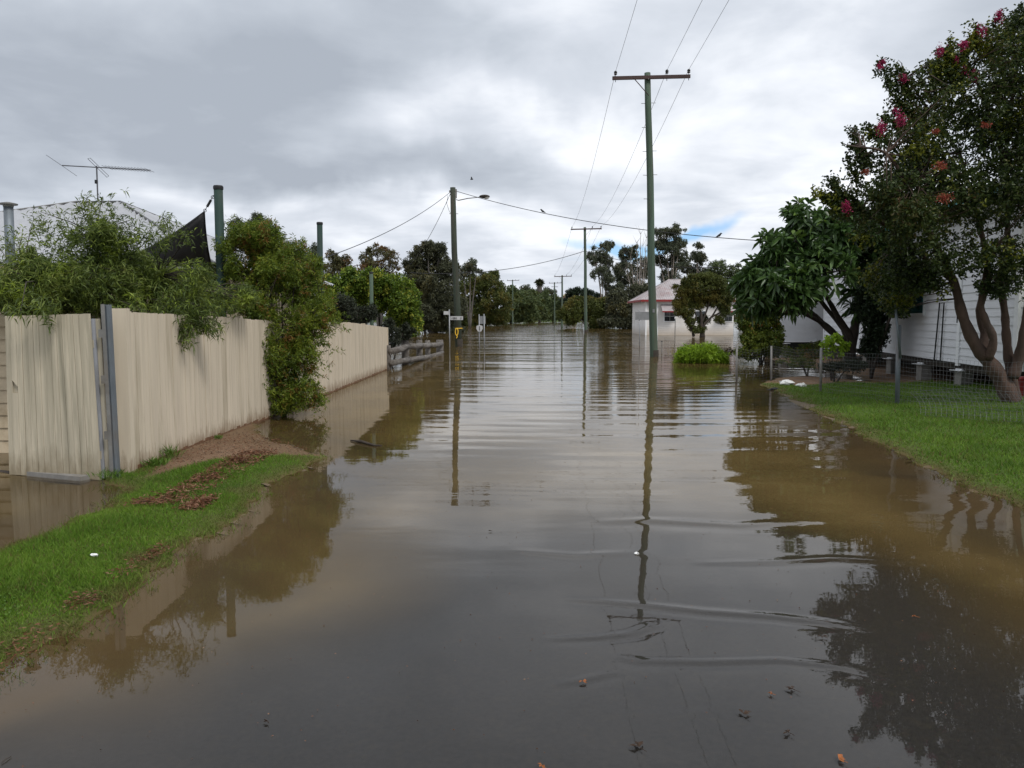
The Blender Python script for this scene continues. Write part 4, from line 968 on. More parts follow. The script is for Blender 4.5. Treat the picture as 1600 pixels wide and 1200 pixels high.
mb.v = [(c.x+x, c.y-.01, c.z+z) for x, z in ring]+[(c.x+x, c.y+.01, c.z+z) for x, z in ring]; k = len(ring)
mb.f = [tuple(range(k)), tuple(range(2*k-1, k-1, -1))]+[(i, i+k, (i+1) % k+k, (i+1) % k) for i in range(k)]
pl = mb.build('sign_plate', 'sign_white', s); MB().box(c+Vector((0, -.02, 0)), (.03, .015, .22)).build('back_bracket', 'sign_ink', pl)
s = thing('parking_sign', (P(757, 545, 42.2).x, 42.2, 0), 'grey rectangular sign plate on two thin posts behind the small hexagonal sign', 'road sign')
for px, bx in ((756.2, 757.3), (748.8, 750)):
    if px > 752: MB().tube([(P(bx, 545, 42.9).x, 42.9, -.8), P(px, 490.5, 42.9)], .03, 8).build('post', 'sign_back', s, True)
MB().box(P(753.5, 500, 42.96), (.36, .02, .42)).build('sign_plate', 'sign_back', s)
s = thing('direction_sign', (P(1001, 540, 46).x, 46, 0), 'blank grey back of a rectangular direction sign beside the nearest power pole', 'road sign')
x0 = P(998.5, 540, 46).x
MB().tube([(x0+.05, 46.03, -.8), (x0, 46.03, P(998, 484, 46).z)], .03, 8).build('post', 'sign_back', s, True)
MB().tube([(x0+.78, 46.03, -.8), (x0+.78, 46.03, P(998, 485, 46).z)], .03, 8).build('post', 'sign_back', s, True)
MB().box(((P(992.5, 493, 46).x+P(1020, 493, 46).x)/2, 45.98, P(1000, 493.5, 46).z), (1.02, .02, .47)).build('sign_plate', 'sign_back', s)

# ------------------------------------------------------------------ red roofed house far right
Y = 76
hh = thing('red_roofed_house', (P(1078, 523, Y).x, Y+4, 0), 'white house with faded red hipped roof standing in flood water beyond the power pole', 'house')
xa, xb = P(1008, 500, Y).x, P(1146, 500, Y).x; ze = P(1000, 469, Y).z; zr = P(1000, 437, Y+4).z
zb = -.8
lap_wall((xa, Y), (xb, Y), zb, ze, .2, 'far_white', hh, out=(0, -1, 0)); lap_wall((xa, Y+8), (xa, Y), zb, ze, .2, 'far_white', hh, out=(-1, 0, 0)); lap_wall((xb, Y), (xb, Y+8), zb, ze, .2, 'far_white', hh, out=(1, 0, 0))
xm = (xa+xb)/2
hip_roof(hh, xa-.45, xb+.45, Y-.45, Y+8.4, ze, xm-1.2, xm+1.0, Y+4, zr, 'red_roof', 'red_roof', .2, .02, capr=.05)
MB().box((xm, Y-.47, ze-.05), (xb-xa+.95, .05, .2)).build('gutter', 'red_trim', hh); MB().box((xa-.47, Y+4, ze-.05), (.05, 8.8, .2)).build('gutter', 'red_trim', hh)
for (u0, u1) in ((1038, 1055), (1132, 1144), (1086, 1102)):
    x0, x1 = P(u0, 490, Y).x, P(u1, 490, Y).x; z0, z1 = P(0, 502, Y).z, P(0, 486, Y).z
    w = MB().box(((x0+x1)/2, Y-.04, (z0+z1)/2), (x1-x0+.16, .06, z1-z0+.16)).build('window', 'white_trim', hh)
    mb = MB()
    for i in range(2):
        for j in range(2): mb.box((x0+(x1-x0)*(.25+.5*i), Y-.08, z0+(z1-z0)*(.25+.5*j)), ((x1-x0)*.47, .03, (z1-z0)*.46))
    mb.build('pane', 'glass_dark', w)
    if u0 != 1086:
        aw = MB().slab((x0-.35, Y-.95, z1-.02), (x1+.35, Y-.95, z1-.02), (x1+.35, Y-.02, z1+.62), (x0-.35, Y-.02, z1+.62), .03).build('awning', 'red_roof', hh)
        MB().box(((x0+x1)/2, Y-.97, z1-.06), (x1-x0+.75, .03, .12)).build('awning_valance', 'red_trim', aw)
for x in (xa+.08, xa+1.15): MB().box((x, Y-.05, ze/2-.4), (.14, .08, ze+.8)).build('corner_board', 'white_trim', hh)
# posts near it
for px, pt_, pb, Yp, lb_ in ((1055, 497, 524, 74, 'white topped garden post in the water before the red roofed house'), (1034, 534, 552, 36, 'thin dark stake in the water just right of the nearest power pole'), (1112, 534, 548, 40, 'short dark stake behind the vivid green clump')):
    a = P(px, pt_, Yp); st = thing('stake', (a.x, Yp, 0), lb_, 'stake'); MB().tube([(a.x, Yp, -.8), (a.x+.01, Yp, a.z)], .04 if Yp > 50 else .02, 7).build('shaft', 'steel_dull', st)
    MB().box((a.x, Yp, a.z+.02), (.12 if Yp > 50 else .06, .06, .16 if Yp > 50 else .04)).build('post_top', 'white_trim' if Yp > 50 else 'black', st)

# salmon building at the far bank
fb = thing('salmon_building', (P(889, 470, 390).x, 390, 1.5), 'distant salmon pink building with pale roof seen between the third power pole and dark tree', 'building')
x0, x1 = P(880, 460, 390).x, P(900, 460, 390).x
MB().box(((x0+x1)/2, 392, P(0, 470, 390).z/2+2), (x1-x0, 8, P(0, 463, 390).z-2)).build('wall', 'pink', fb)
MB().hexa([(x0-.6, 387, P(0, 463, 390).z), (x1+.6, 387, P(0, 463, 390).z), (x1+.6, 397, P(0, 463, 390).z), (x0-.6, 397, P(0, 463, 390).z), (x0+1, 390, P(0, 458.5, 390).z), (x1-1, 390, P(0, 458.5, 390).z), (x1-1, 394, P(0, 458.5, 390).z), (x0+1, 394, P(0, 458.5, 390).z)]).build('roof', 'tan', fb)
MB().box(((x0+x1)/2, 387.9, P(0, 469, 390).z), (x1-x0-1, .2, .8)).build('window_band', 'opening_dark', fb)

# ------------------------------------------------------------------ far trees
def ftree(name, blobs, Y, label, mat, cat='tree', gap=.4, tips=600, per=9, ls=None, bark='bark_grey', tr=.25, base=None, group=None, gs=None, shape='diamond', shell=.6, upb=.1, wide=.45, twig_n=80, tl=None):
    ells = [E(*b, Y+(random.uniform(-1, 1)*.01*Y)) for b in blobs]
    s = Y/F; L = (ls if ls else 3.2)*s
    bx = base if base else sum(b[0] for b in blobs)/len(blobs)
    return plant(name, (P(bx, 500, Y).x, Y, -.6), label, cat, ells, mat, (L, L*wide), tips, per, tl if tl else L*1.8, .9, shape, shell, gap, gs if gs else 14/(Y*.12), bark, tr, None, .012*Y/40, twig_n, .5, upb, group)
ftree('casuarina_tree', [(652, 402, 12, 14), (668, 388, 14, 13), (688, 390, 12, 14), (670, 412, 28, 18), (700, 425, 20, 22), (650, 430, 22, 25), (678, 455, 42, 32), (668, 492, 46, 26), (695, 482, 30, 32), (645, 505, 40, 14), (690, 507, 34, 12)], 86, 'tall dark casuarina behind the street light pole', 'lf_casu', gap=.12, tips=5200, per=15, ls=4.2, wide=.32, tr=.4)
ftree('gum_tree', [(590, 393, 20, 11), (572, 402, 14, 12), (612, 402, 18, 12), (597, 418, 34, 16)], 90, 'bronze green gum crown behind the lime bush', 'lf_gumbrown', gap=.4, tips=800, ls=3)
ftree('gum_tree', [(520, 400, 11, 11), (537, 408, 16, 9), (520, 420, 22, 14), (548, 422, 20, 10)], 85, 'small bronze gum crown just right of the second green post', 'lf_gumbrown', gap=.35, tips=700, ls=3)
ftree('gum_tree', [(735, 414, 11, 10), (722, 425, 14, 14), (745, 428, 10, 12)], 130, 'thin grey gum top showing right of the street light pole', 'lf_gum', gap=.5, tips=350, ls=3)
ftree('willow_tree', [(735, 450, 26, 24), (765, 445, 20, 18), (775, 475, 30, 30), (735, 485, 34, 26), (715, 500, 26, 16), (770, 496, 34, 13), (740, 503, 34, 8)], 165, 'bushy olive tree at the water edge behind the small signs', 'lf_farolive', gap=.1, tips=3600, per=13, ls=3.6, wide=.35)
ftree('bushy_tree', [(770, 432, 12, 10), (800, 465, 24, 16), (812, 482, 30, 20), (790, 492, 30, 12), (820, 495, 26, 9)], 235, 'mid green bushy tree under the lone distant power pole', 'lf_far', gap=.12, tips=2400, per=12, ls=3.6)
ftree('bushy_tree', [(828, 470, 18, 18), (836, 486, 24, 15)], 270, 'green bushy tree left of the palm trunk', 'lf_far', gap=.12, tips=1600, per=12, ls=3.4)
ftree('bushy_tree', [(848, 472, 16, 16), (860, 484, 22, 18), (872, 478, 12, 16), (880, 492, 16, 10)], 285, 'green bushy tree in front of the palm trunk', 'lf_far', gap=.12, tips=1900, per=12, ls=3.4)
ftree('bushy_tree', [(820, 452, 10, 7), (806, 458, 12, 8), (857, 458, 14, 8), (835, 460, 12, 9)], 320, 'pale far tree tops along the horizon either side of the palm', 'lf_gum', gap=.4, tips=500, ls=2.6, cat='tree')
ftree('dense_tree', [(892, 462, 12, 8), (905, 460, 18, 10), (922, 462, 14, 9), (935, 466, 8, 10), (905, 470, 24, 8)], 280, 'very dark flat topped dense tree on the far bank', 'lf_darktop', gap=.0, tips=1600, ls=2.4, shell=.7)
ftree('olive_bush', [(893, 492, 17, 18), (915, 482, 24, 22), (938, 486, 22, 24), (950, 498, 22, 13)], 126, 'large olive bush in the water around the second power pole', 'lf_farolive', gap=.08, tips=3600, per=12, ls=3.6, cat='bush')
ftree('dark_shrub', [(965, 478, 22, 32), (990, 490, 26, 26), (1005, 470, 16, 30), (975, 503, 30, 11), (1005, 500, 20, 12)], 120, 'dark tangled shrubs left of the red roofed house', 'lf_casu', gap=.08, tips=3600, per=12, ls=3.8, cat='bush')
ftree('gum_tree', [(938, 392, 15, 10), (950, 384, 10, 8), (930, 405, 12, 14), (947, 412, 14, 14), (935, 430, 14, 13), (950, 440, 16, 14), (960, 460, 18, 14)], 152, 'airy grey gum tree just right of the second power pole', 'lf_gum', gap=.66, tips=2300, per=9, ls=2.4, bark='bark_pale', tr=.3, upb=-.4, gs=1.3)
ftree('gum_tree', [(978, 398, 10, 15), (990, 395, 10, 12), (975, 425, 16, 18), (1000, 420, 14, 20), (985, 448, 24, 18)], 156, 'dark upright gum tree between the airy gum and the bare tree', 'lf_gum', gap=.58, tips=2500, per=9, ls=2.4, upb=-.3, gs=1.3)
ftree('gum_tree', [(1040, 368, 22, 12), (1055, 362, 14, 9), (1025, 385, 12, 10), (1050, 388, 26, 14), (1040, 410, 18, 14), (1066, 405, 16, 12), (1062, 380, 13, 12), (1047, 435, 20, 14)], 158, 'tallest gum tree rising behind the red roofed house and pole', 'lf_gum', gap=.64, tips=3400, per=9, ls=2.4, bark='bark_pale', tr=.45, upb=-.2, gs=1.3)
ftree('gum_tree', [(1090, 385, 8, 7), (1088, 400, 13, 9), (1098, 405, 10, 8), (1080, 420, 20, 10), (1100, 428, 14, 12)], 150, 'smaller gum crown right of the tallest gum', 'lf_gum', gap=.64, tips=1600, per=9, ls=2.4, bark='bark_pale', gs=1.3)
ftree('bushy_tree', [(1120, 418, 16, 12), (1140, 425, 16, 14), (1122, 440, 30, 18), (1155, 430, 10, 12), (1165, 445, 16, 18)], 130, 'green tree crowns behind the right end of the red roof', 'lf_far', gap=.3, tips=1200, ls=3)
# bare tree
bt = thing('bare_tree', (P(1000, 500, 140).x, 140, -.5), 'leafless pale tree with fine upright branches between the gums', 'tree')
mb = MB(); tb = P(992, 505, 140)
for (u, v_, w_) in ((1001, 366, .16), (995, 380, .12), (1010, 372, .12), (985, 400, .1), (1022, 400, .12), (1012, 395, .1), (978, 420, .1), (1004, 385, .1)):
    e_ = P(u, v_, 140); mid = P((u+995)/2+3, 455, 140); pts_ = bez(tb, mid, e_, 8); mb.tube(pts_, [w_*1.4*(1-.85*i/7) for i in range(8)], 5)
    for i in range(3, 8):
        for k in range(3):
            q = pts_[i]; mb.tube([q, q+Vector((random.uniform(-.9, .9), random.uniform(-.9, .9), random.uniform(.6, 1.8)))], [.03, .012], 4)
mb.build('trunk', 'bark_pale', bt, True)
# palm
pm = thing('palm_tree', (P(843, 500, 300).x, 300, -.5), 'lone fan palm with round shaggy head above the far trees', 'palm')
c = P(843, 441, 300)
MB().tube([(c.x, 300, -1), (c.x, 300, c.z-1)], [.55, .45], 10).build('trunk', 'bark_grey', pm, True)
MB().ball(c+Vector((0, 0, -2.6)), 1.0, 10, 8, (1, 1, 2.0)).build('dead_skirt', 'bark_grey', pm, True)
b = np.tile(np.array(tuple(c)), (260, 1)); d = rand_unit(260); d[:, 2] = d[:, 2]*.8+.15; leaf_mesh('fronds', b, d, 2.0, .5, 'lf_palm', pm, 'diamond', droop=.25)
# far wood reading as one mass
xw = RNG.uniform(-260, 300, 2600); hw = 2.5+3.2*(.5+.5*np.sin(xw*.13+np.sin(xw*.05)*2))*(.6+.4*np.sin(xw*.37)); tp = np.stack([xw, 335+RNG.uniform(0, 25, 2600), RNG.random(2600)**.7*hw+.1], 1)
base_, dd_ = twigs_leaves(tp, rand_unit(2600)+np.array([0, 0, .3]), 7, 1.4, .9)
tag(leaf_mesh('far_wood', base_, dd_, 1.3, .6, 'lf_far', None), 'low band of distant woodland along the far water edge', 'woodland', kind='stuff')
# left bank backing thicket between the houses
ftree('thicket', [(600, 460, 60, 30), (560, 470, 40, 26), (640, 490, 40, 22), (500, 450, 40, 28)], 110, 'dark thicket filling the gap behind the lime bush', 'lf_casu', gap=.1, tips=1600, ls=3.2, cat='bush')
ftree('thicket', [(1180, 460, 30, 30), (1220, 450, 40, 36), (1150, 480, 20, 24), (1162, 498, 24, 12)], 110, 'dark trees hidden behind the broad leaved tree', 'lf_far', gap=.1, tips=900, ls=3.2, cat='tree')

# tree in front of the red roofed house
Yt = 67; tb = P(1094, 524, Yt)
stems = [([P(1096, 528, Yt), P(1096, 505, Yt), P(1094, 485, Yt), P(1082, 462, Yt)], .16, .06), ([P(1099, 528, Yt), P(1100, 508, Yt), P(1112, 495, Yt), P(1122, 478, Yt)], .15, .05), ([P(1084, 526, Yt), P(1080, 512, Yt), P(1070, 498, Yt), P(1064, 480, Yt)], .12, .05), ([P(1096, 505, Yt), P(1106, 480, Yt), P(1112, 455, Yt)], .1, .04), ([P(1112, 495, Yt), P(1128, 486, Yt), P(1136, 470, Yt)], .08, .03), ([P(1080, 512, Yt), P(1088, 495, Yt), P(1074, 470, Yt)], .07, .03)]
plant('spreading_tree', tb, 'multi stemmed olive tree with spreading crown in water before the red roofed house', 'tree',
      [E(1080, 438, 20, 9, Yt), E(1115, 438, 22, 10, Yt), E(1066, 452, 16, 9, Yt), E(1095, 460, 22, 10, Yt), E(1134, 452, 14, 10, Yt), E(1062, 474, 13, 8, Yt), E(1120, 470, 16, 7, Yt), E(1074, 490, 12, 6, Yt), E(1130, 488, 8, 7, Yt), E(1090, 478, 14, 6, Yt), E(1092, 514, 12, 7, Yt), E(1097, 448, 34, 12, Yt), E(1070, 462, 18, 12, Yt), E(1105, 433, 20, 8, Yt), E(1125, 462, 18, 9, Yt), E(1060, 486, 10, 8, Yt), E(1140, 466, 8, 8, Yt), E(1085, 470, 16, 10, Yt+1), E(1108, 470, 20, 10, Yt+1.5), E(1068, 480, 12, 9, Yt), E(1132, 478, 12, 8, Yt), E(1078, 502, 10, 8, Yt), E(1098, 500, 14, 8, Yt+1), E(1124, 500, 8, 7, Yt)],
      'lf_farolive', (.18, .055), 5200, 12, .3, .85, gap=.2, gs=1.6, bark='bark_dark', stems=stems, twig_n=260, twig_r=.012)
# vivid green clump
cx = P(1097, 555, 28.5).x
t = thing('green_clump', (cx, 28.5, 0), 'low vivid green leafy clump in the water right of the nearest power pole', 'plant')
tp, cc = sample_ells([(cx-.45, 28.4, .30, .5, .5, .38), (cx+.1, 28.3, .32, .55, .5, .40), (cx+.5, 28.5, .22, .45, .4, .36), (cx-.75, 28.5, .2, .25, .3, .28), (cx+.75, 28.4, .15, .2, .2, .2), (cx+.3, 28.2, .5, .15, .2, .22), (cx-.3, 28.2, .5, .18, .2, .2)], 520, .6, .35, 4.0, zmin=.0)
b, d = twigs_leaves(tp, (tp-cc)*1.5+np.array([0, 0, .5]), 16, .18, .8); leaf_mesh('leaves', b, d, .16, .03, 'lf_reed', t)
dt = P(1074, 533, 33)
t = tuft('dry_grass_tuft', (dt.x, 31.5, 0), 260, .65, .02, 'lf_dry', 'dry straw coloured grass tuft behind the vivid green clump', 'grass tuft', rad=.35, lean=.3)
plant('reddish_sprig', (P(1138, 560, 28.6).x, 28.6, 0), 'thin reddish sprig beside the right end of the vivid clump', 'plant', [E(1140, 550, 7, 9, 28.6)], 'lf_gumbrown', (.05, .02), 60, 8, .1, .8, trunk_r=.01, twig_n=20)

# ------------------------------------------------------------------ right weatherboard house
W0 = Vector((9.15, 14.4, 0)); W1 = Vector((11.82, 30.2, 0)); wd = (W1-W0).normalized(); wn = Vector((-wd.y, wd.x, 0))  # outward to the street
if wn.x > 0: wn = -wn
hs = thing('weatherboard_house', (14, 22, .25), 'white weatherboard house raised on stumps behind the right hand trees', 'house')
zf, zt = .64, 3.95
def wp(s, z, o=0): p = W0+wd*s+wn*o; return Vector((p.x, p.y, z))
lap_wall(W0, W1, zf, zt, .165, 'white_paint', hs, out=wn, t=.022)
L = (W1-W0).length
for s_ in (.06, 2.75, 8.6, L-.05): MB().hexa([wp(s_-.08, zf-.06, -.01), wp(s_+.08, zf-.06, -.01), wp(s_+.08, zf-.06, .04), wp(s_-.08, zf-.06, .04), wp(s_-.08, zt, -.01), wp(s_+.08, zt, -.01), wp(s_+.08, zt, .04), wp(s_-.08, zt, .04)]).build('corner_board', 'white_trim', hs)
# end wall facing the camera, with pale green door frame
ed = Vector((-wn.x, -wn.y, 0))
E0 = W0-wd*0; E1 = W0+ed*7
lap_wall(E1, E0, zf, zt, .165, 'white_paint', hs, out=-wd, t=.022)
MB().hexa([E0+ed*.12-wd*.03+Vector((0, 0, .2)), E0+ed*.42-wd*.03+Vector((0, 0, .2)), E0+ed*.42-wd*.06+Vector((0, 0, .2)), E0+ed*.12-wd*.06+Vector((0, 0, .2)),
           E0+ed*.12-wd*.03+Vector((0, 0, 2.9)), E0+ed*.42-wd*.03+Vector((0, 0, 2.9)), E0+ed*.42-wd*.06+Vector((0, 0, 2.9)), E0+ed*.12-wd*.06+Vector((0, 0, 2.9))]).build('door_frame', 'pale_green', hs)
# bearer, stumps with ant caps
MB().hexa([wp(0, zf-.16, -.06), wp(L, zf-.16, -.06), wp(L, zf-.16, -.16), wp(0, zf-.16, -.16), wp(0, zf-.002, -.06), wp(L, zf-.002, -.06), wp(L, zf-.002, -.16), wp(0, zf-.002, -.16)]).build('bearer', 'dark_base', hs)
for row, o_ in ((0, -.12), (1, -2.2)):
    for s_ in np.arange(.25, L, 2.5):
        q = wp(s_, 0, o_); st = MB().box((q.x, q.y, .22), (.26, .26, .50), 0).build('stump', 'concrete', hs)
        MB().box((q.x, q.y, .478), (.42, .42, .012)).box((q.x, q.y, .50), (.24, .24, .03)).build('ant_cap', 'white_trim', st)
MB().hexa([wp(0.1, .0, -2.6), wp(L, .0, -2.6), wp(L, .0, -2.7), wp(.1, .0, -2.7), wp(.1, zf-.17, -2.6), wp(L, zf-.17, -2.6), wp(L, zf-.17, -2.7), wp(.1, zf-.17, -2.7)]).build('added_shade_sheet', 'black', hs)  # added black sheet, blocks light from behind so the underfloor looks shaded
MB().hexa([wp(.1, .0, -2.6), wp(.1, .0, -6.9), wp(.2, .0, -6.9), wp(.2, .0, -2.6), wp(.1, zf-.17, -2.6), wp(.1, zf-.17, -6.9), wp(.2, zf-.17, -6.9), wp(.2, zf-.17, -2.6)]).build('added_shade_sheet', 'black', hs)  # added black sheet closing the end, for the same underfloor shade
# floor, far walls and roof
fl4 = [wp(0, 0, -.17), wp(L, 0, -.17), wp(L, 0, -7.0), wp(0, 0, -7.0)]
MB().hexa([Vector((p.x, p.y, zf-.1)) for p in fl4]+[Vector((p.x, p.y, zf-.02)) for p in fl4]).build('floor', 'dark_base', hs)
MB().hexa([wp(0.02, zf, -6.9), wp(L, zf, -6.9), wp(L, zf, -7.0), wp(.02, zf, -7.0), wp(.02, zt, -6.9), wp(L, zt, -6.9), wp(L, zt, -7.0), wp(.02, zt, -7.0)]).build('wall', 'white_paint', hs)
rA, rB, rC, rD = wp(-.5, zt+.02, .5), wp(L+.5, zt+.02, .5), wp(L+.5, zt+.02, -7.5), wp(-.5, zt+.02, -7.5)
q0, q1 = wp(3.2, zt+1.7, -3.5), wp(L-3.2, zt+1.7, -3.5)
mb = MB()
for a4 in ((rB, rA, q0, q1), (rD, rC, q1, q0), (rA, rD, q0, q0), (rC, rB, q1, q1)):
    q = corr_plane(*a4, .12, .012); k = len(mb.v); mb.v += q.v; mb.f += [tuple(i+k for i in f) for f in q.f]
mb.build('roof', 'iron_roof', hs)
MB().hexa([wp(-.5, zt-.12, .5), wp(L+.5, zt-.12, .5), wp(L+.5, zt-.12, .42), wp(-.5, zt-.12, .42), wp(-.5, zt+.0, .5), wp(L+.5, zt+.0, .5), wp(L+.5, zt+.0, .42), wp(-.5, zt+.0, .42)]).build('gutter', 'teal', hs)
MB().hexa([wp(-.5, zt-.03, .42), wp(L+.5, zt-.03, .42), wp(L+.5, zt-.03, .03), wp(-.5, zt-.03, .03), wp(-.5, zt-.01, .42), wp(L+.5, zt-.01, .42), wp(L+.5, zt-.01, .03), wp(-.5, zt-.01, .03)]).build('soffit', 'white_trim', hs)
# windows on the street wall
def hwindow(s0, s1, z0, z1):
    w = MB().hexa([wp(s0-.06, z0-.06, .0), wp(s1+.06, z0-.06, .0), wp(s1+.06, z0-.06, .05), wp(s0-.06, z0-.06, .05), wp(s0-.06, z1+.06, 0), wp(s1+.06, z1+.06, 0), wp(s1+.06, z1+.06, .05), wp(s0-.06, z1+.06, .05)]).build('window', 'white_trim', hs)
    MB().hexa([wp(s0, z0, .03), wp(s1, z0, .03), wp(s1, z0, .06), wp(s0, z0, .06), wp(s0, z1, .03), wp(s1, z1, .03), wp(s1, z1, .06), wp(s0, z1, .06)]).build('pane', 'glass_teal', w)
hwindow(5.0, 6.3, 1.72, 2.9); hwindow(10.3, 11.6, 1.72, 2.9)
# hanging cables down the wall
for s_, ds in ((3.95, .10), (3.62, .04)):
    MB().tube([wp(s_-ds, 1.95, .06), wp(s_, 1.3, .06), wp(s_+ds, .62, .06)], .016, 6).build('hanging_pipe', 'black', hs)
MB().tube([wp(2.8, 1.9, .05), wp(2.8, 1.5, .05)], .012, 5).build('hanging_pipe', 'black', hs)
# enclosed verandah at far end
xv0, xv1 = P(1221, 520, 31).x, 14.0
MB().box(((xv0+xv1)/2, 31.1, 1.75), (xv1-xv0, .06, 2.1)).build('verandah_panel', 'white_paint', hs)
MB().box((xv0, 33.5, 1.75), (.06, 4.7, 2.1)).build('verandah_panel', 'white_paint', hs)
MB().box(((xv0+xv1)/2, 33.0, .3), (xv1-xv0, .05, .75)).build('added_shade_sheet', 'black', hs)  # added black sheet, darkens the gap beneath the verandah
MB().box(((xv0+xv1)/2, 31.06, .69), (xv1-xv0+.1, .06, .05)).build('trim', 'white_trim', hs)
mb = MB().slab((xv0-.3, 30.8, 2.9), (xv1, 30.8, 2.9), (xv1, 36, 3.3), (xv0-.3, 36, 3.3), .04); mb.build('verandah_roof', 'iron_roof', hs)
for x in (xv0+.15, xv0+1.6):
    st = MB().box((x, 31.2, .3), (.26, .26, .6)).build('stump', 'concrete', hs); MB().box((x, 31.2, .612), (.42, .42, .015)).build('ant_cap', 'white_trim', st)

# ------------------------------------------------------------------ right fence
wf = thing('wire_fence', (6.6, 15, .1), 'sagging galvanised wire mesh fence with steel posts along the right bank', 'fence')
FP = [(5.9, 20.6, .88), (6.55, 20.0, .88), (6.35, 16.3, .93), (6.75, 13.75, 1.0), (6.95, 10.9, 1.0), (7.1, 8.0, 1.0)]
FP[0] = (P(1152, 560, 20.6).x, 20.6, .93); FP[1] = (P(1206, 560, 20.0).x, 20.0, .9); FP[2] = (P(1284, 560, 16.6).x, 16.6, .98); FP[3] = (P(1405, 560, 14.0).x, 14.0, 1.48)
FP[4] = (P(1640, 600, 10.6).x, 10.6, 1.05); FP[5] = (7.6, 7.2, 1.1)
gz = lambda x, y: float(height(np.array([x]), np.array([y]))[0])
for i, (x, y, h) in enumerate(FP):
    z = max(gz(x, y), -.3); MB().tube([(x, y, z-.2), (x-(.02 if i != 3 else .03), y, h)], .028 if i != 3 else .042, 8).build('post', 'steel_dull' if i != 3 else 'steel', wf, True)
MB().tube([(FP[3][0]-.01, 13.93, .9), (FP[3][0]-.16, 13.9, 1.85)], .022, 8).build('leaning_pipe', 'steel', wf, True)
mb = MB()
for (a, b) in zip(FP, FP[1:]):
    Ls = math.dist(a[:2], b[:2]); n = max(2, int(Ls/.085)); top = .9
    def fpnt(t, z):
        x = a[0]+(b[0]-a[0])*t; y = a[1]+(b[1]-a[1])*t; g = max(gz(x, y), -.05); wv = .05*math.sin(t*7+z*3)*(z-.0)
        return Vector((x-.03+wv*.5, y, g+z-.06*math.sin(math.pi*t)*z))
    hmax = .88
    for zz in np.linspace(.02, hmax, 13): mb.tube([fpnt(i/8, zz) for i in range(9)], .0019, 3, False)
    for i in range(n+1): mb.tube([fpnt(i/n, .0), fpnt(i/n, hmax*.5), fpnt(i/n, hmax)], .0017, 3, False)
mb.build('wire_mesh', 'fence_wire', wf)
nn = MB(); o0 = P(1465, 640, 11.7)
def npnt(i, j): # loose netting collapsed in front of fence
    u = i/30; v = j/9; x = 6.35+u*1.25; y = 12.3-u*2.2+.15*math.sin(v*2); return Vector((x+.10*math.sin(v*3)-v*.12, y, gz(x, y)+.02+v*.44*(.55+.45*math.sin(u*2.6+.5))))
for i in range(31): nn.tube([npnt(i, j) for j in range(10)], .0022, 3, False)
for j in range(10): nn.tube([npnt(i, j) for i in range(31)], .0022, 3, False)
tag(nn.build('wire_netting', 'fence_wire', None), 'loose length of wire netting slumped on the grass before the crepe myrtle', 'wire netting')

# ------------------------------------------------------------------ right hand trees
def inhouse(p, m=.12):
    rel = p-np.array([W0.x, W0.y, 0]); s_ = rel[:, 0]*wd.x+rel[:, 1]*wd.y; o_ = rel[:, 0]*wn.x+rel[:, 1]*wn.y
    return (s_ > -m-.1) & (o_ < m) & (p[:, 2] < zt+.1) | ((s_ > -.75) & (o_ < .75) & (p[:, 2] > zt-.15) & (p[:, 2] < zt+.15+.45*np.clip(.5-o_, 0, 4)+.1))
Yc = 13.4; tb = G(1570, 622, .22); TB = Vector((P(1572, 600, Yc).x, Yc, .15))
S = lambda px, py, dy=0: P(px, py, Yc+dy)
stems = [([S(1585, 640), S(1568, 600), S(1545, 565), S(1522, 535), S(1503, 490), S(1490, 440), S(1455, 370, -.3), S(1420, 290, -.5)], .155, .03),
         ([S(1535, 552), S(1538, 520, .1), S(1530, 485, .1), S(1545, 430, .2), S(1530, 350, .3), S(1500, 240, .5)], .08, .025),
         ([S(1545, 560, -.1), S(1552, 530, -.2), S(1540, 500, -.2), S(1533, 470, -.2), S(1545, 400, -.4)], .075, .035),
         ([S(1590, 640, .1), S(1582, 595, .1), S(1576, 560, .1), S(1572, 520, .1), S(1570, 490, .1), S(1565, 440), S(1575, 380, .2), S(1570, 250, .3), S(1590, 100, .3)], .095, .025),
         ([S(1582, 590, -.1), S(1592, 560, -.1), S(1600, 520, -.2), S(1608, 470, -.2), S(1630, 380), S(1660, 250, .3)], .10, .03),
         ([S(1620, 650, .3), S(1612, 590, .3), S(1640, 500, .4), S(1690, 380, .5), S(1740, 260, .5)], .12, .03),
         ([S(1420, 290, -.5), S(1385, 240, -.6), S(1345, 230, -.6)], .035, .012), ([S(1500, 240, .5), S(1450, 170, .4), S(1410, 110, .3)], .03, .01),
         ([S(1490, 440), S(1440, 400, .2), S(1380, 350, .3), S(1320, 320, .3)], .05, .012), ([S(1570, 250, .3), S(1535, 150, .2), S(1500, 70, .2)], .04, .01)]
e = [E(1405, 235, 62, 50, Yc, 1.1), E(1480, 190, 75, 70, Yc, 1.4), E(1560, 130, 90, 90, Yc, 1.6), E(1450, 300, 90, 60, Yc-.2, 1.3), E(1560, 280, 110, 90, Yc, 1.6), E(1400, 360, 75, 55, Yc-.3, 1.0), E(1480, 395, 70, 42, Yc-.3, .9),
     E(1650, 220, 110, 130, Yc, 1.7), E(1580, 400, 60, 42, Yc-.5, .6), E(1700, 360, 80, 70, Yc-.5, 1.0), E(1625, 60, 70, 60, Yc, 1.2), E(1385, 425, 50, 38, Yc+.2, .7), E(1440, 440, 50, 25, Yc, .5), E(1560, 440, 40, 25, Yc-.4, .4), E(1400, 470, 30, 22, Yc+.6, .4)]
ex = []; exd = []
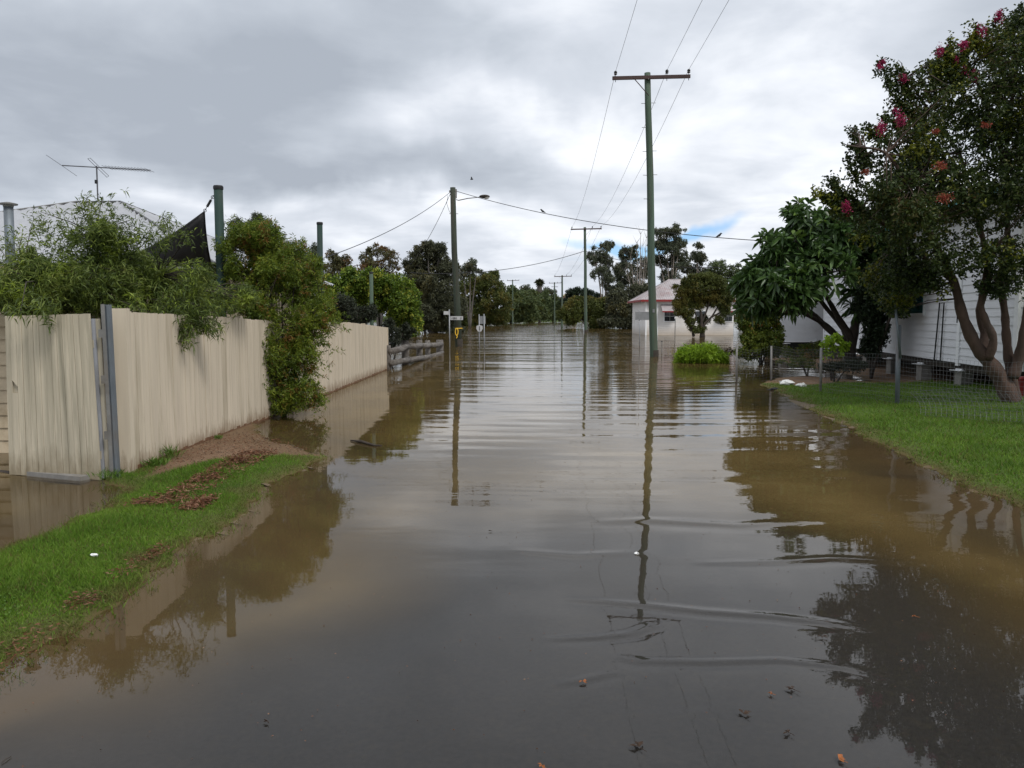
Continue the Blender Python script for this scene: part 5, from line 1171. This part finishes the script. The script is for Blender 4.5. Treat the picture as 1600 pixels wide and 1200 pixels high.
def spray(px0, py0, px1, py1, k, dy=0, s=.05):
    k = int(k*1.7); s = .035; a, b = np.array(tuple(S(px0, py0, dy))), np.array(tuple(S(px1, py1, dy))); t = RNG.random((k, 1)); q = a+(b-a)*t
    ex.append(q+RNG.normal(size=(k, 3))*s); exd.append(np.tile((b-a)/np.linalg.norm(b-a), (k, 1))+RNG.normal(size=(k, 3))*.35)
for q in ((1410, 170, 1372, 90, 34), (1425, 160, 1405, 105, 22), (1440, 160, 1434, 100, 14), (1470, 130, 1488, 52, 26), (1500, 130, 1510, 60, 14), (1530, 90, 1520, 32, 22), (1540, 80, 1545, 28, 14), (1575, 60, 1585, 12, 16), (1350, 250, 1326, 195, 30), (1345, 290, 1322, 240, 22), (1330, 330, 1288, 275, 34), (1320, 330, 1300, 270, 20), (1350, 330, 1310, 290, 30), (1375, 215, 1345, 195, 20), (1390, 200, 1380, 165, 14), (1455, 150, 1448, 115, 12), (1320, 320, 1275, 305, 14), (1430, 195, 1400, 150, 24), (1555, 70, 1562, 20, 14), (1500, 110, 1470, 80, 14), (1595, 50, 1600, -5, 14), (1340, 235, 1318, 225, 10), (1465, 110, 1452, 92, 10), (1515, 75, 1530, 40, 10), (1300, 310, 1268, 300, 12), (1305, 330, 1283, 300, 16), (1418, 140, 1392, 88, 18)):
    spray(*q)
cm = plant('crepe_myrtle', TB, 'tall dark tree with crimson flower heads and several smooth brown trunks at right', 'tree', e, 'lf_crepe', (.062, .034), 6000, 12, .24, .8, 'oval', shell=.55, gap=.44, gs=2.4, satk=1,
      bark='bark_brown', stems=stems, twig_n=800, twig_r=.005, extra_tips=(np.concatenate(ex), np.concatenate(exd)), reject=inhouse, droop=.2)
fl_pts = [(1469, 79, .16), (1503, 70, .13), (1508, 68, .1), (1533, 48, .17), (1561, 26, .14), (1562, 20, .08), (1411, 122, .13), (1374, 103, .10), (1406, 186, .18), (1398, 172, .09), (1376, 199, .17), (1506, 110, .1), (1520, 118, .14), (1494, 92, .07), (1590, 78, .1), (1322, 322, .15), (1440, 60, .0), (1380, 96, .07)]
for px, py, r in fl_pts:
    if r == 0: continue
    c = np.array(tuple(S(px, py, -.75 if py > 180 else -.1))); k = int(1100*r)
    u_ = rand_unit(k)*(RNG.random((k, 1))**.55); b = c+u_*np.array([r*.6, r*.6, r*.85])*(1+.5*pnoise(u_, 3, r*90))[:, None]*.8+np.array([.25, 0, -.3])*r*(RNG.random((k, 1)) < .3)*RNG.random((k, 1)); leaf_mesh('flower_head', b, rand_unit(k), .028, .022, 'petal', cm)
for px, py, r in ((1468, 259, .17), (1475, 309, .2), (1352, 268, .09), (1540, 195, .1), (1462, 205, .09)):
    c = np.array(tuple(S(px, py, -1.35))); k = int(900*r)
    b = c+rand_unit(k)*(RNG.random((k, 1))**.6)*r*np.array([.7, .7, .45]); leaf_mesh('flower_head', b, rand_unit(k), .03, .02, 'petal_faded', cm)

# broad leaved tree
Yb = 22
S = lambda px, py, dy=0: P(px, py, Yb+dy)
TB = Vector((P(1325, 560, Yb).x, Yb, .1))
stems = [([S(1326, 570), S(1322, 545), S(1310, 528), S(1285, 505), S(1262, 485), S(1235, 470, -.3), S(1205, 450, -.4)], .13, .04), ([S(1330, 570), S(1330, 530), S(1312, 500), S(1295, 470), S(1270, 430, -.5)], .12, .04),
         ([S(1328, 560), S(1335, 520), S(1340, 480), S(1335, 430, .2), S(1320, 370, .2)], .13, .04), ([S(1322, 545), S(1318, 515, .4), S(1290, 480, .6), S(1262, 440, .6), S(1240, 400, .5)], .09, .03), ([S(1330, 520), S(1350, 480, .3), S(1370, 420, .3)], .1, .04),
         ([S(1285, 505), S(1255, 490, -.6), S(1225, 488, -.9)], .06, .03)]
e = [E(1205, 425, 42, 32, Yb, .9), E(1185, 460, 36, 24, Yb-.3, .8), E(1240, 390, 45, 36, Yb, 1.1), E(1280, 365, 50, 38, Yb, 1.2), E(1320, 370, 50, 42, Yb, 1.2), E(1240, 445, 45, 30, Yb-.9, .6), E(1225, 470, 40, 18, Yb-.8, .6), E(1360, 400, 40, 60, Yb, .9), E(1290, 420, 60, 40, Yb-1.0, .4), E(1345, 455, 35, 45, Yb-.2, .5), E(1310, 345, 30, 18, Yb, .8), E(1172, 480, 22, 14, Yb, .5), E(1385, 380, 42, 46, Yb, .8), E(1350, 350, 36, 26, Yb, .8), E(1180, 440, 30, 26, Yb-.3, .7), E(1215, 400, 34, 26, Yb, .8)]
plant('broad_leaved_tree', TB, 'rounded tree with large glossy leaves and dark crooked branches before the white house', 'tree', e, 'lf_big', (.32, .09), 900, 12, .10, 1.0, 'oval', shell=.9, gap=.42, gs=1.9,
      bark='bark_dark', stems=stems, twig_n=420, twig_r=.012, reject=inhouse, droop=.35, upb=.5, out=.9)
# climber on stem between
plant('climbing_shrub', (P(1362, 565, 20.5).x, 20.5, .15), 'dark narrow shrub climbing against the white house wall behind the fence', 'shrub',
      [E(1362, 540, 16, 26, 20.5, .3), E(1366, 500, 18, 34, 20.5, .35), E(1372, 455, 30, 34, 20.5, .45), E(1392, 430, 26, 40, 20, .5), E(1380, 480, 26, 26, 20.3, .35), E(1405, 470, 28, 30, 19.5, .4), E(1352, 470, 22, 34, 20.5, .35), E(1368, 520, 24, 40, 20.3, .35), E(1425, 430, 34, 30, 19, .4)], 'lf_climb', (.07, .035), 3000, 11, .18, .8, 'oval', shell=.6, gap=.12, gs=2, trunk_r=.08, twig_n=150, reject=inhouse)
plant('yellow_green_bush', (P(1190, 545, 28).x, 28, 0), 'yellow green bush with orange tips at the water edge left of the white verandah', 'bush',
      [E(1170, 505, 16, 20, 28, .6), E(1192, 500, 22, 24, 28, .8), E(1212, 520, 14, 24, 28, .6), E(1180, 530, 26, 18, 27.6, .6), E(1162, 488, 12, 12, 28, .4), E(1205, 545, 22, 16, 27.5, .6), E(1172, 550, 22, 14, 27.5, .6), E(1192, 520, 30, 30, 28, .7)], 'lf_yellow', (.075, .04), 2600, 11, .16, .8, 'oval', shell=.65, gap=.15, gs=2, trunk_r=.06, twig_n=100, zmin=.03)
plant('garden_shrub', (P(1300, 560, 19.5).x, 19.5, .1), 'small pale green broad leaved shrub below the broad leaved tree', 'shrub',
      [E(1302, 528, 12, 10, 19.5, .25), E(1292, 545, 14, 14, 19.5, .25), E(1315, 545, 12, 12, 19.5, .25)], 'lf_reed', (.10, .045), 70, 8, .12, .9, 'oval', shell=.7, trunk_r=.02, twig_n=50)
plant('garden_shrub', (P(1262, 560, 22).x, 22, .05), 'yellowish low shrub behind the wire fence under the verandah', 'shrub',
      [E(1240, 552, 22, 12, 23, .4), E(1270, 548, 20, 16, 22, .4), E(1250, 565, 30, 8, 21.5, .4)], 'lf_yellow', (.05, .022), 600, 10, .14, .8, shell=.6, trunk_r=.03, twig_n=50, zmin=.0)
plant('garden_shrub', (P(1305, 575, 18.6).x, 18.6, .1), 'low dark shrub directly behind the third fence post', 'shrub',
      [E(1330, 572, 26, 9, 18.8, .3), E(1300, 572, 18, 9, 18.4, .3)], 'lf_greydk', (.05, .02), 420, 10, .12, .8, shell=.6, trunk_r=.03, twig_n=50, zmin=.05)

# ------------------------------------------------------------------ small things
def scrap(name, c, r, mat, label, cat='litter', seed=0):
    rr = random.Random(seed); mb = MB(); mb.ball((0, 0, 0), 1, 10, 7); v = []
    for p in mb.v:
        k = 1+.35*rr.uniform(-1, 1); v.append((c[0]+p[0]*r[0]*k, c[1]+p[1]*r[1]*k, c[2]+max(p[2], -.6)*r[2]*(1+.5*rr.uniform(-1, 1))))
    mb.v = v; return tag(mb.build(name, mat, None), label, cat)
g = G(147, 865, .08); scrap('paper_scrap', (g.x, g.y, gz(g.x, g.y)+.03), (.022, .012, .010), 'plastic', 'small white paper scrap lying on the left verge grass', seed=3)
g = G(1228, 602, .04); scrap('plastic_bag', (g.x, g.y, gz(g.x, g.y)+.05), (.17, .12, .06), 'plastic', 'crumpled white plastic bag on the right bank behind the fence', 'bag', 5)
g = G(1243, 605, .04); scrap('plastic_bag', (g.x+.1, g.y-.1, gz(g.x, g.y)+.04), (.12, .10, .05), 'plastic', 'smaller crumpled white bag right of the larger bag on the bank', 'bag', 8)
g = G(1210, 606, .04); scrap('black_rag', (g.x, g.y, gz(g.x, g.y)+.02), (.14, .08, .03), 'black', 'dark wet rag at the tip of the right bank', 'rag', 9)
g = G(995, 866, .0); scrap('foam_bit', (g.x, g.y, .004), (.016, .014, .010), 'plastic', 'tiny white foam bit floating in mid street water', 'litter', 11)
def fleaf(px, py, label, mat='deadleaf', sc_=1.0, seed=0):
    g = G(px, py, .004); rr = random.Random(seed); n = 7; mb = MB(); a0 = rr.uniform(0, 6)
    for k in range(3):
        a = a0+k*1.1+rr.uniform(-.3, .3); Ln = .035*sc_*rr.uniform(.7, 1.2); w = .009*sc_
        d = Vector((math.cos(a), math.sin(a), .04)); s_ = Vector((-d.y, d.x, 0)); c = Vector((g.x, g.y, .008))
        mb.poly([c, c+d*Ln*.4+s_*w+Vector((0, 0, .006)), c+d*Ln, c+d*Ln*.5-s_*w+Vector((0, 0, .003))])
    c = Vector((g.x, g.y, .008)); mb.tube([c, c+Vector((.02*sc_, -.035*sc_, .002))], .0012, 4)
    o = mb.build('floating_leaf', mat, None); tag(o, label, 'leaf', 'dead leaves floating on the street water')
    return o
fleaf(998, 1168, 'dark floating leaf with a pale stalk nearest the middle of the photo bottom', sc_=1.1, seed=1)
fleaf(1161, 1116, 'dark three lobed leaf floating right of centre in the foreground', seed=2)
fleaf(1239, 1078, 'dark floating leaf near the edge of the dark tree reflection', seed=3)
fleaf(1232, 1146, 'small dark curled leaf floating low at the right of the foreground', sc_=.7, seed=4)
fleaf(911, 1065, 'small orange leaf floating on the short ripple left of centre', 'deadorange', .7, 5)
fleaf(1310, 1186, 'orange leaf floating at the very bottom right beside the reflection', 'deadorange', 1.0, 6)
fleaf(1206, 1085, 'tiny reddish leaf floating just left of the dark leaf', 'deadorange', .5, 7)
fleaf(1430, 964, 'small orange leaf floating inside the dark tree reflection', 'deadorange', .6, 8)
fleaf(847, 1197, 'orange leaf cut by the bottom edge left of centre', 'deadorange', .7, 9)
fleaf(1285, 995, 'small dark leaf floating beside the upper curved ripple', sc_=.8, seed=10)
fleaf(418, 1128, 'small dark leaf floating alone in the left foreground', sc_=.5, seed=11)
fleaf(767, 830, 'small dark leaf floating in the calm mid street water', sc_=.6, seed=12)
mb = MB(); mb.tube([G(548, 688, .01), G(565, 690, .02), G(585, 696, .012), G(597, 696, .005)], [.008, .018, .014, .006], 6); mb.tube([G(565, 690, .015), G(562, 686, .04)], [.008, .003], 5)
tag(mb.build('floating_stick', 'bark_dark', None, True), 'dark forked stick floating beside the fence reflection', 'stick')
mb = MB(); mb.tube([G(2, 1192, .004), G(10, 1186, .006), G(17, 1182, .004)], .002, 5); tag(mb.build('floating_stick', 'bark_dark', None), 'tiny twig floating at the bottom left corner', 'stick')
g = G(1597, 582, .2)
tag(MB().lathe((8.9, 13.9, .2), [(.13, 0), (.15, .02), (.16, .34), (.17, .35), (.165, .37), (.10, .38)], 14).build('red_bucket', 'red_plastic', None, True), 'dull red bucket at the foot of the house corner behind the tree', 'bucket')
for i, (px, py) in enumerate(((54, 920), (170, 900), (300, 830))):
    pass

# ------------------------------------------------------------------ sky, sun, render
SUN_EL, SUN_AZ = R(50), R(138)      # azimuth clockwise from +Y
w = bpy.data.worlds.new('World'); sc.world = w; w.use_nodes = True; nt = w.node_tree
for n in list(nt.nodes): nt.nodes.remove(n)
outw = nt.nodes.new('ShaderNodeOutputWorld'); bg = nt.nodes.new('ShaderNodeBackground'); bg.inputs[1].default_value = .1; nt.links.new(bg.outputs[0], outw.inputs[0])
sky = nt.nodes.new('ShaderNodeTexSky'); sky.sky_type = 'NISHITA'; sky.sun_disc = False; sky.sun_elevation = SUN_EL; sky.sun_rotation = SUN_AZ; sky.dust_density = 1.0
tc = nt.nodes.new('ShaderNodeTexCoord'); sep = nt.nodes.new('ShaderNodeSeparateXYZ'); nt.links.new(tc.outputs['Generated'], sep.inputs[0])
zc = math_(nt, 'MAXIMUM', sep.outputs[2], .0)
den = math_(nt, 'ADD', zc, .16)
cx_ = math_(nt, 'DIVIDE', sep.outputs[0], den); cy_ = math_(nt, 'DIVIDE', sep.outputs[1], den)
cmb = nt.nodes.new('ShaderNodeCombineXYZ'); nt.links.new(cx_, cmb.inputs[0]); nt.links.new(cy_, cmb.inputs[1])
n_big = noise(nt, cmb.outputs[0], .75, 5, .5, .25); n_mid = noise(nt, cmb.outputs[0], 2.1, 6, .55, .3)
wn_ = nt.nodes.new('ShaderNodeTexNoise'); nt.links.new(tc.outputs['Generated'], wn_.inputs['Vector']); wn_.inputs['Scale'].default_value = 4.5; wn_.inputs['Detail'].default_value = 5
vs = nt.nodes.new('ShaderNodeVectorMath'); vs.operation = 'SUBTRACT'; nt.links.new(wn_.outputs[1], vs.inputs[0]); vs.inputs[1].default_value = (.5, .5, .5)
vm = nt.nodes.new('ShaderNodeVectorMath'); vm.operation = 'SCALE'; nt.links.new(vs.outputs[0], vm.inputs[0]); vm.inputs['Scale'].default_value = .22
va = nt.nodes.new('ShaderNodeVectorMath'); va.operation = 'ADD'; nt.links.new(tc.outputs['Generated'], va.inputs[0]); nt.links.new(vm.outputs[0], va.inputs[1])
def blob(px, py, rx, ry, s=1.0):
    """soft cloud feature about a direction of the sky"""
    d = ray(px, py).normalized(); sb = nt.nodes.new('ShaderNodeVectorMath'); sb.operation = 'SUBTRACT'
    nt.links.new(va.outputs[0], sb.inputs[0]); sb.inputs[1].default_value = tuple(d)
    ml = nt.nodes.new('ShaderNodeVectorMath'); ml.operation = 'MULTIPLY'; nt.links.new(sb.outputs[0], ml.inputs[0]); ml.inputs[1].default_value = (F/rx, 1, F/ry)
    ln = nt.nodes.new('ShaderNodeVectorMath'); ln.operation = 'LENGTH'; nt.links.new(ml.outputs[0], ln.inputs[0])
    e_ = math_(nt, 'EXPONENT', math_(nt, 'MULTIPLY', math_(nt, 'POWER', ln.outputs['Value'], 2), -1.0))
    return math_(nt, 'MULTIPLY', e_, s)
acc = math_(nt, 'ADD', math_(nt, 'MULTIPLY', math_(nt, 'SUBTRACT', n_big, .5), 1.1), math_(nt, 'MULTIPLY', math_(nt, 'SUBTRACT', n_mid, .5), .75))
for b_ in ((560, 120, 330, 110, -.40), (480, 262, 330, 46, -.24), (60, 180, 260, 260, -.26), (850, 170, 220, 60, .26), (500, 320, 260, 26, .20), (1230, 150, 260, 200, .26), (700, 200, 240, 50, .16),
           (640, 275, 260, 30, -.14), (1500, 40, 200, 60, -.12), (330, 30, 200, 60, .02), (1250, 380, 200, 60, .12), (760, 350, 240, 45, .10), (1000, 40, 400, 60, -.10)):
    acc = math_(nt, 'ADD', acc, blob(*b_))
cl = ramp(nt, [(0, (2.6, 2.87, 3.3)), (.3, (3.4, 3.7, 4.15)), (.55, (4.4, 4.68, 5.15)), (.8, (6.0, 6.2, 6.55)), (1, (7.2, 7.4, 7.65))])
nt.links.new(maprange(nt, acc, -.46, .40), cl.inputs[0])
zen = maprange(nt, sep.outputs[2], .5, .95, 1.0, 1.35)
cm_ = nt.nodes.new('ShaderNodeVectorMath'); cm_.operation = 'SCALE'; nt.links.new(cl.outputs[0], cm_.inputs[0]); nt.links.new(zen, cm_.inputs['Scale'])
hole = math_(nt, 'ADD', math_(nt, 'ADD', blob(1005, 352, 80, 16, 1.7), blob(935, 358, 50, 9, .7)), math_(nt, 'ADD', blob(1085, 342, 60, 12, 1.1), blob(900, 395, 60, 16, .25)))
cover = math_(nt, 'SUBTRACT', 1, math_(nt, 'MULTIPLY', math_(nt, 'SUBTRACT', hole, .15), .9), clamp=True)
nt.links.new(mixc(nt, cover, mixc(nt, 1, sky.outputs[0], (.62, .80, 1.08), 'MULTIPLY'), cm_.outputs[0]), bg.inputs[0])

sd = bpy.data.lights.new('sun', 'SUN'); so_ = bpy.data.objects.new('sun', sd); COL.objects.link(so_)
sd.energy = 1.3; sd.angle = R(14); sd.color = (1, .96, .9)
dirv = Vector((math.sin(SUN_AZ)*math.cos(SUN_EL), math.cos(SUN_AZ)*math.cos(SUN_EL), math.sin(SUN_EL)))
so_.rotation_euler = dirv.to_track_quat('Z', 'Y').to_euler()

sc.render.engine = 'CYCLES'
sc.cycles.max_bounces = 6; sc.cycles.diffuse_bounces = 2; sc.cycles.glossy_bounces = 3; sc.cycles.transparent_max_bounces = 8; sc.cycles.transmission_bounces = 4
sc.cycles.use_denoising = True
sc.view_settings.view_transform = 'Standard'; sc.view_settings.look = 'None'; sc.view_settings.exposure = .74; sc.view_settings.gamma = 1
sc.render.resolution_x = 1024; sc.render.resolution_y = 768
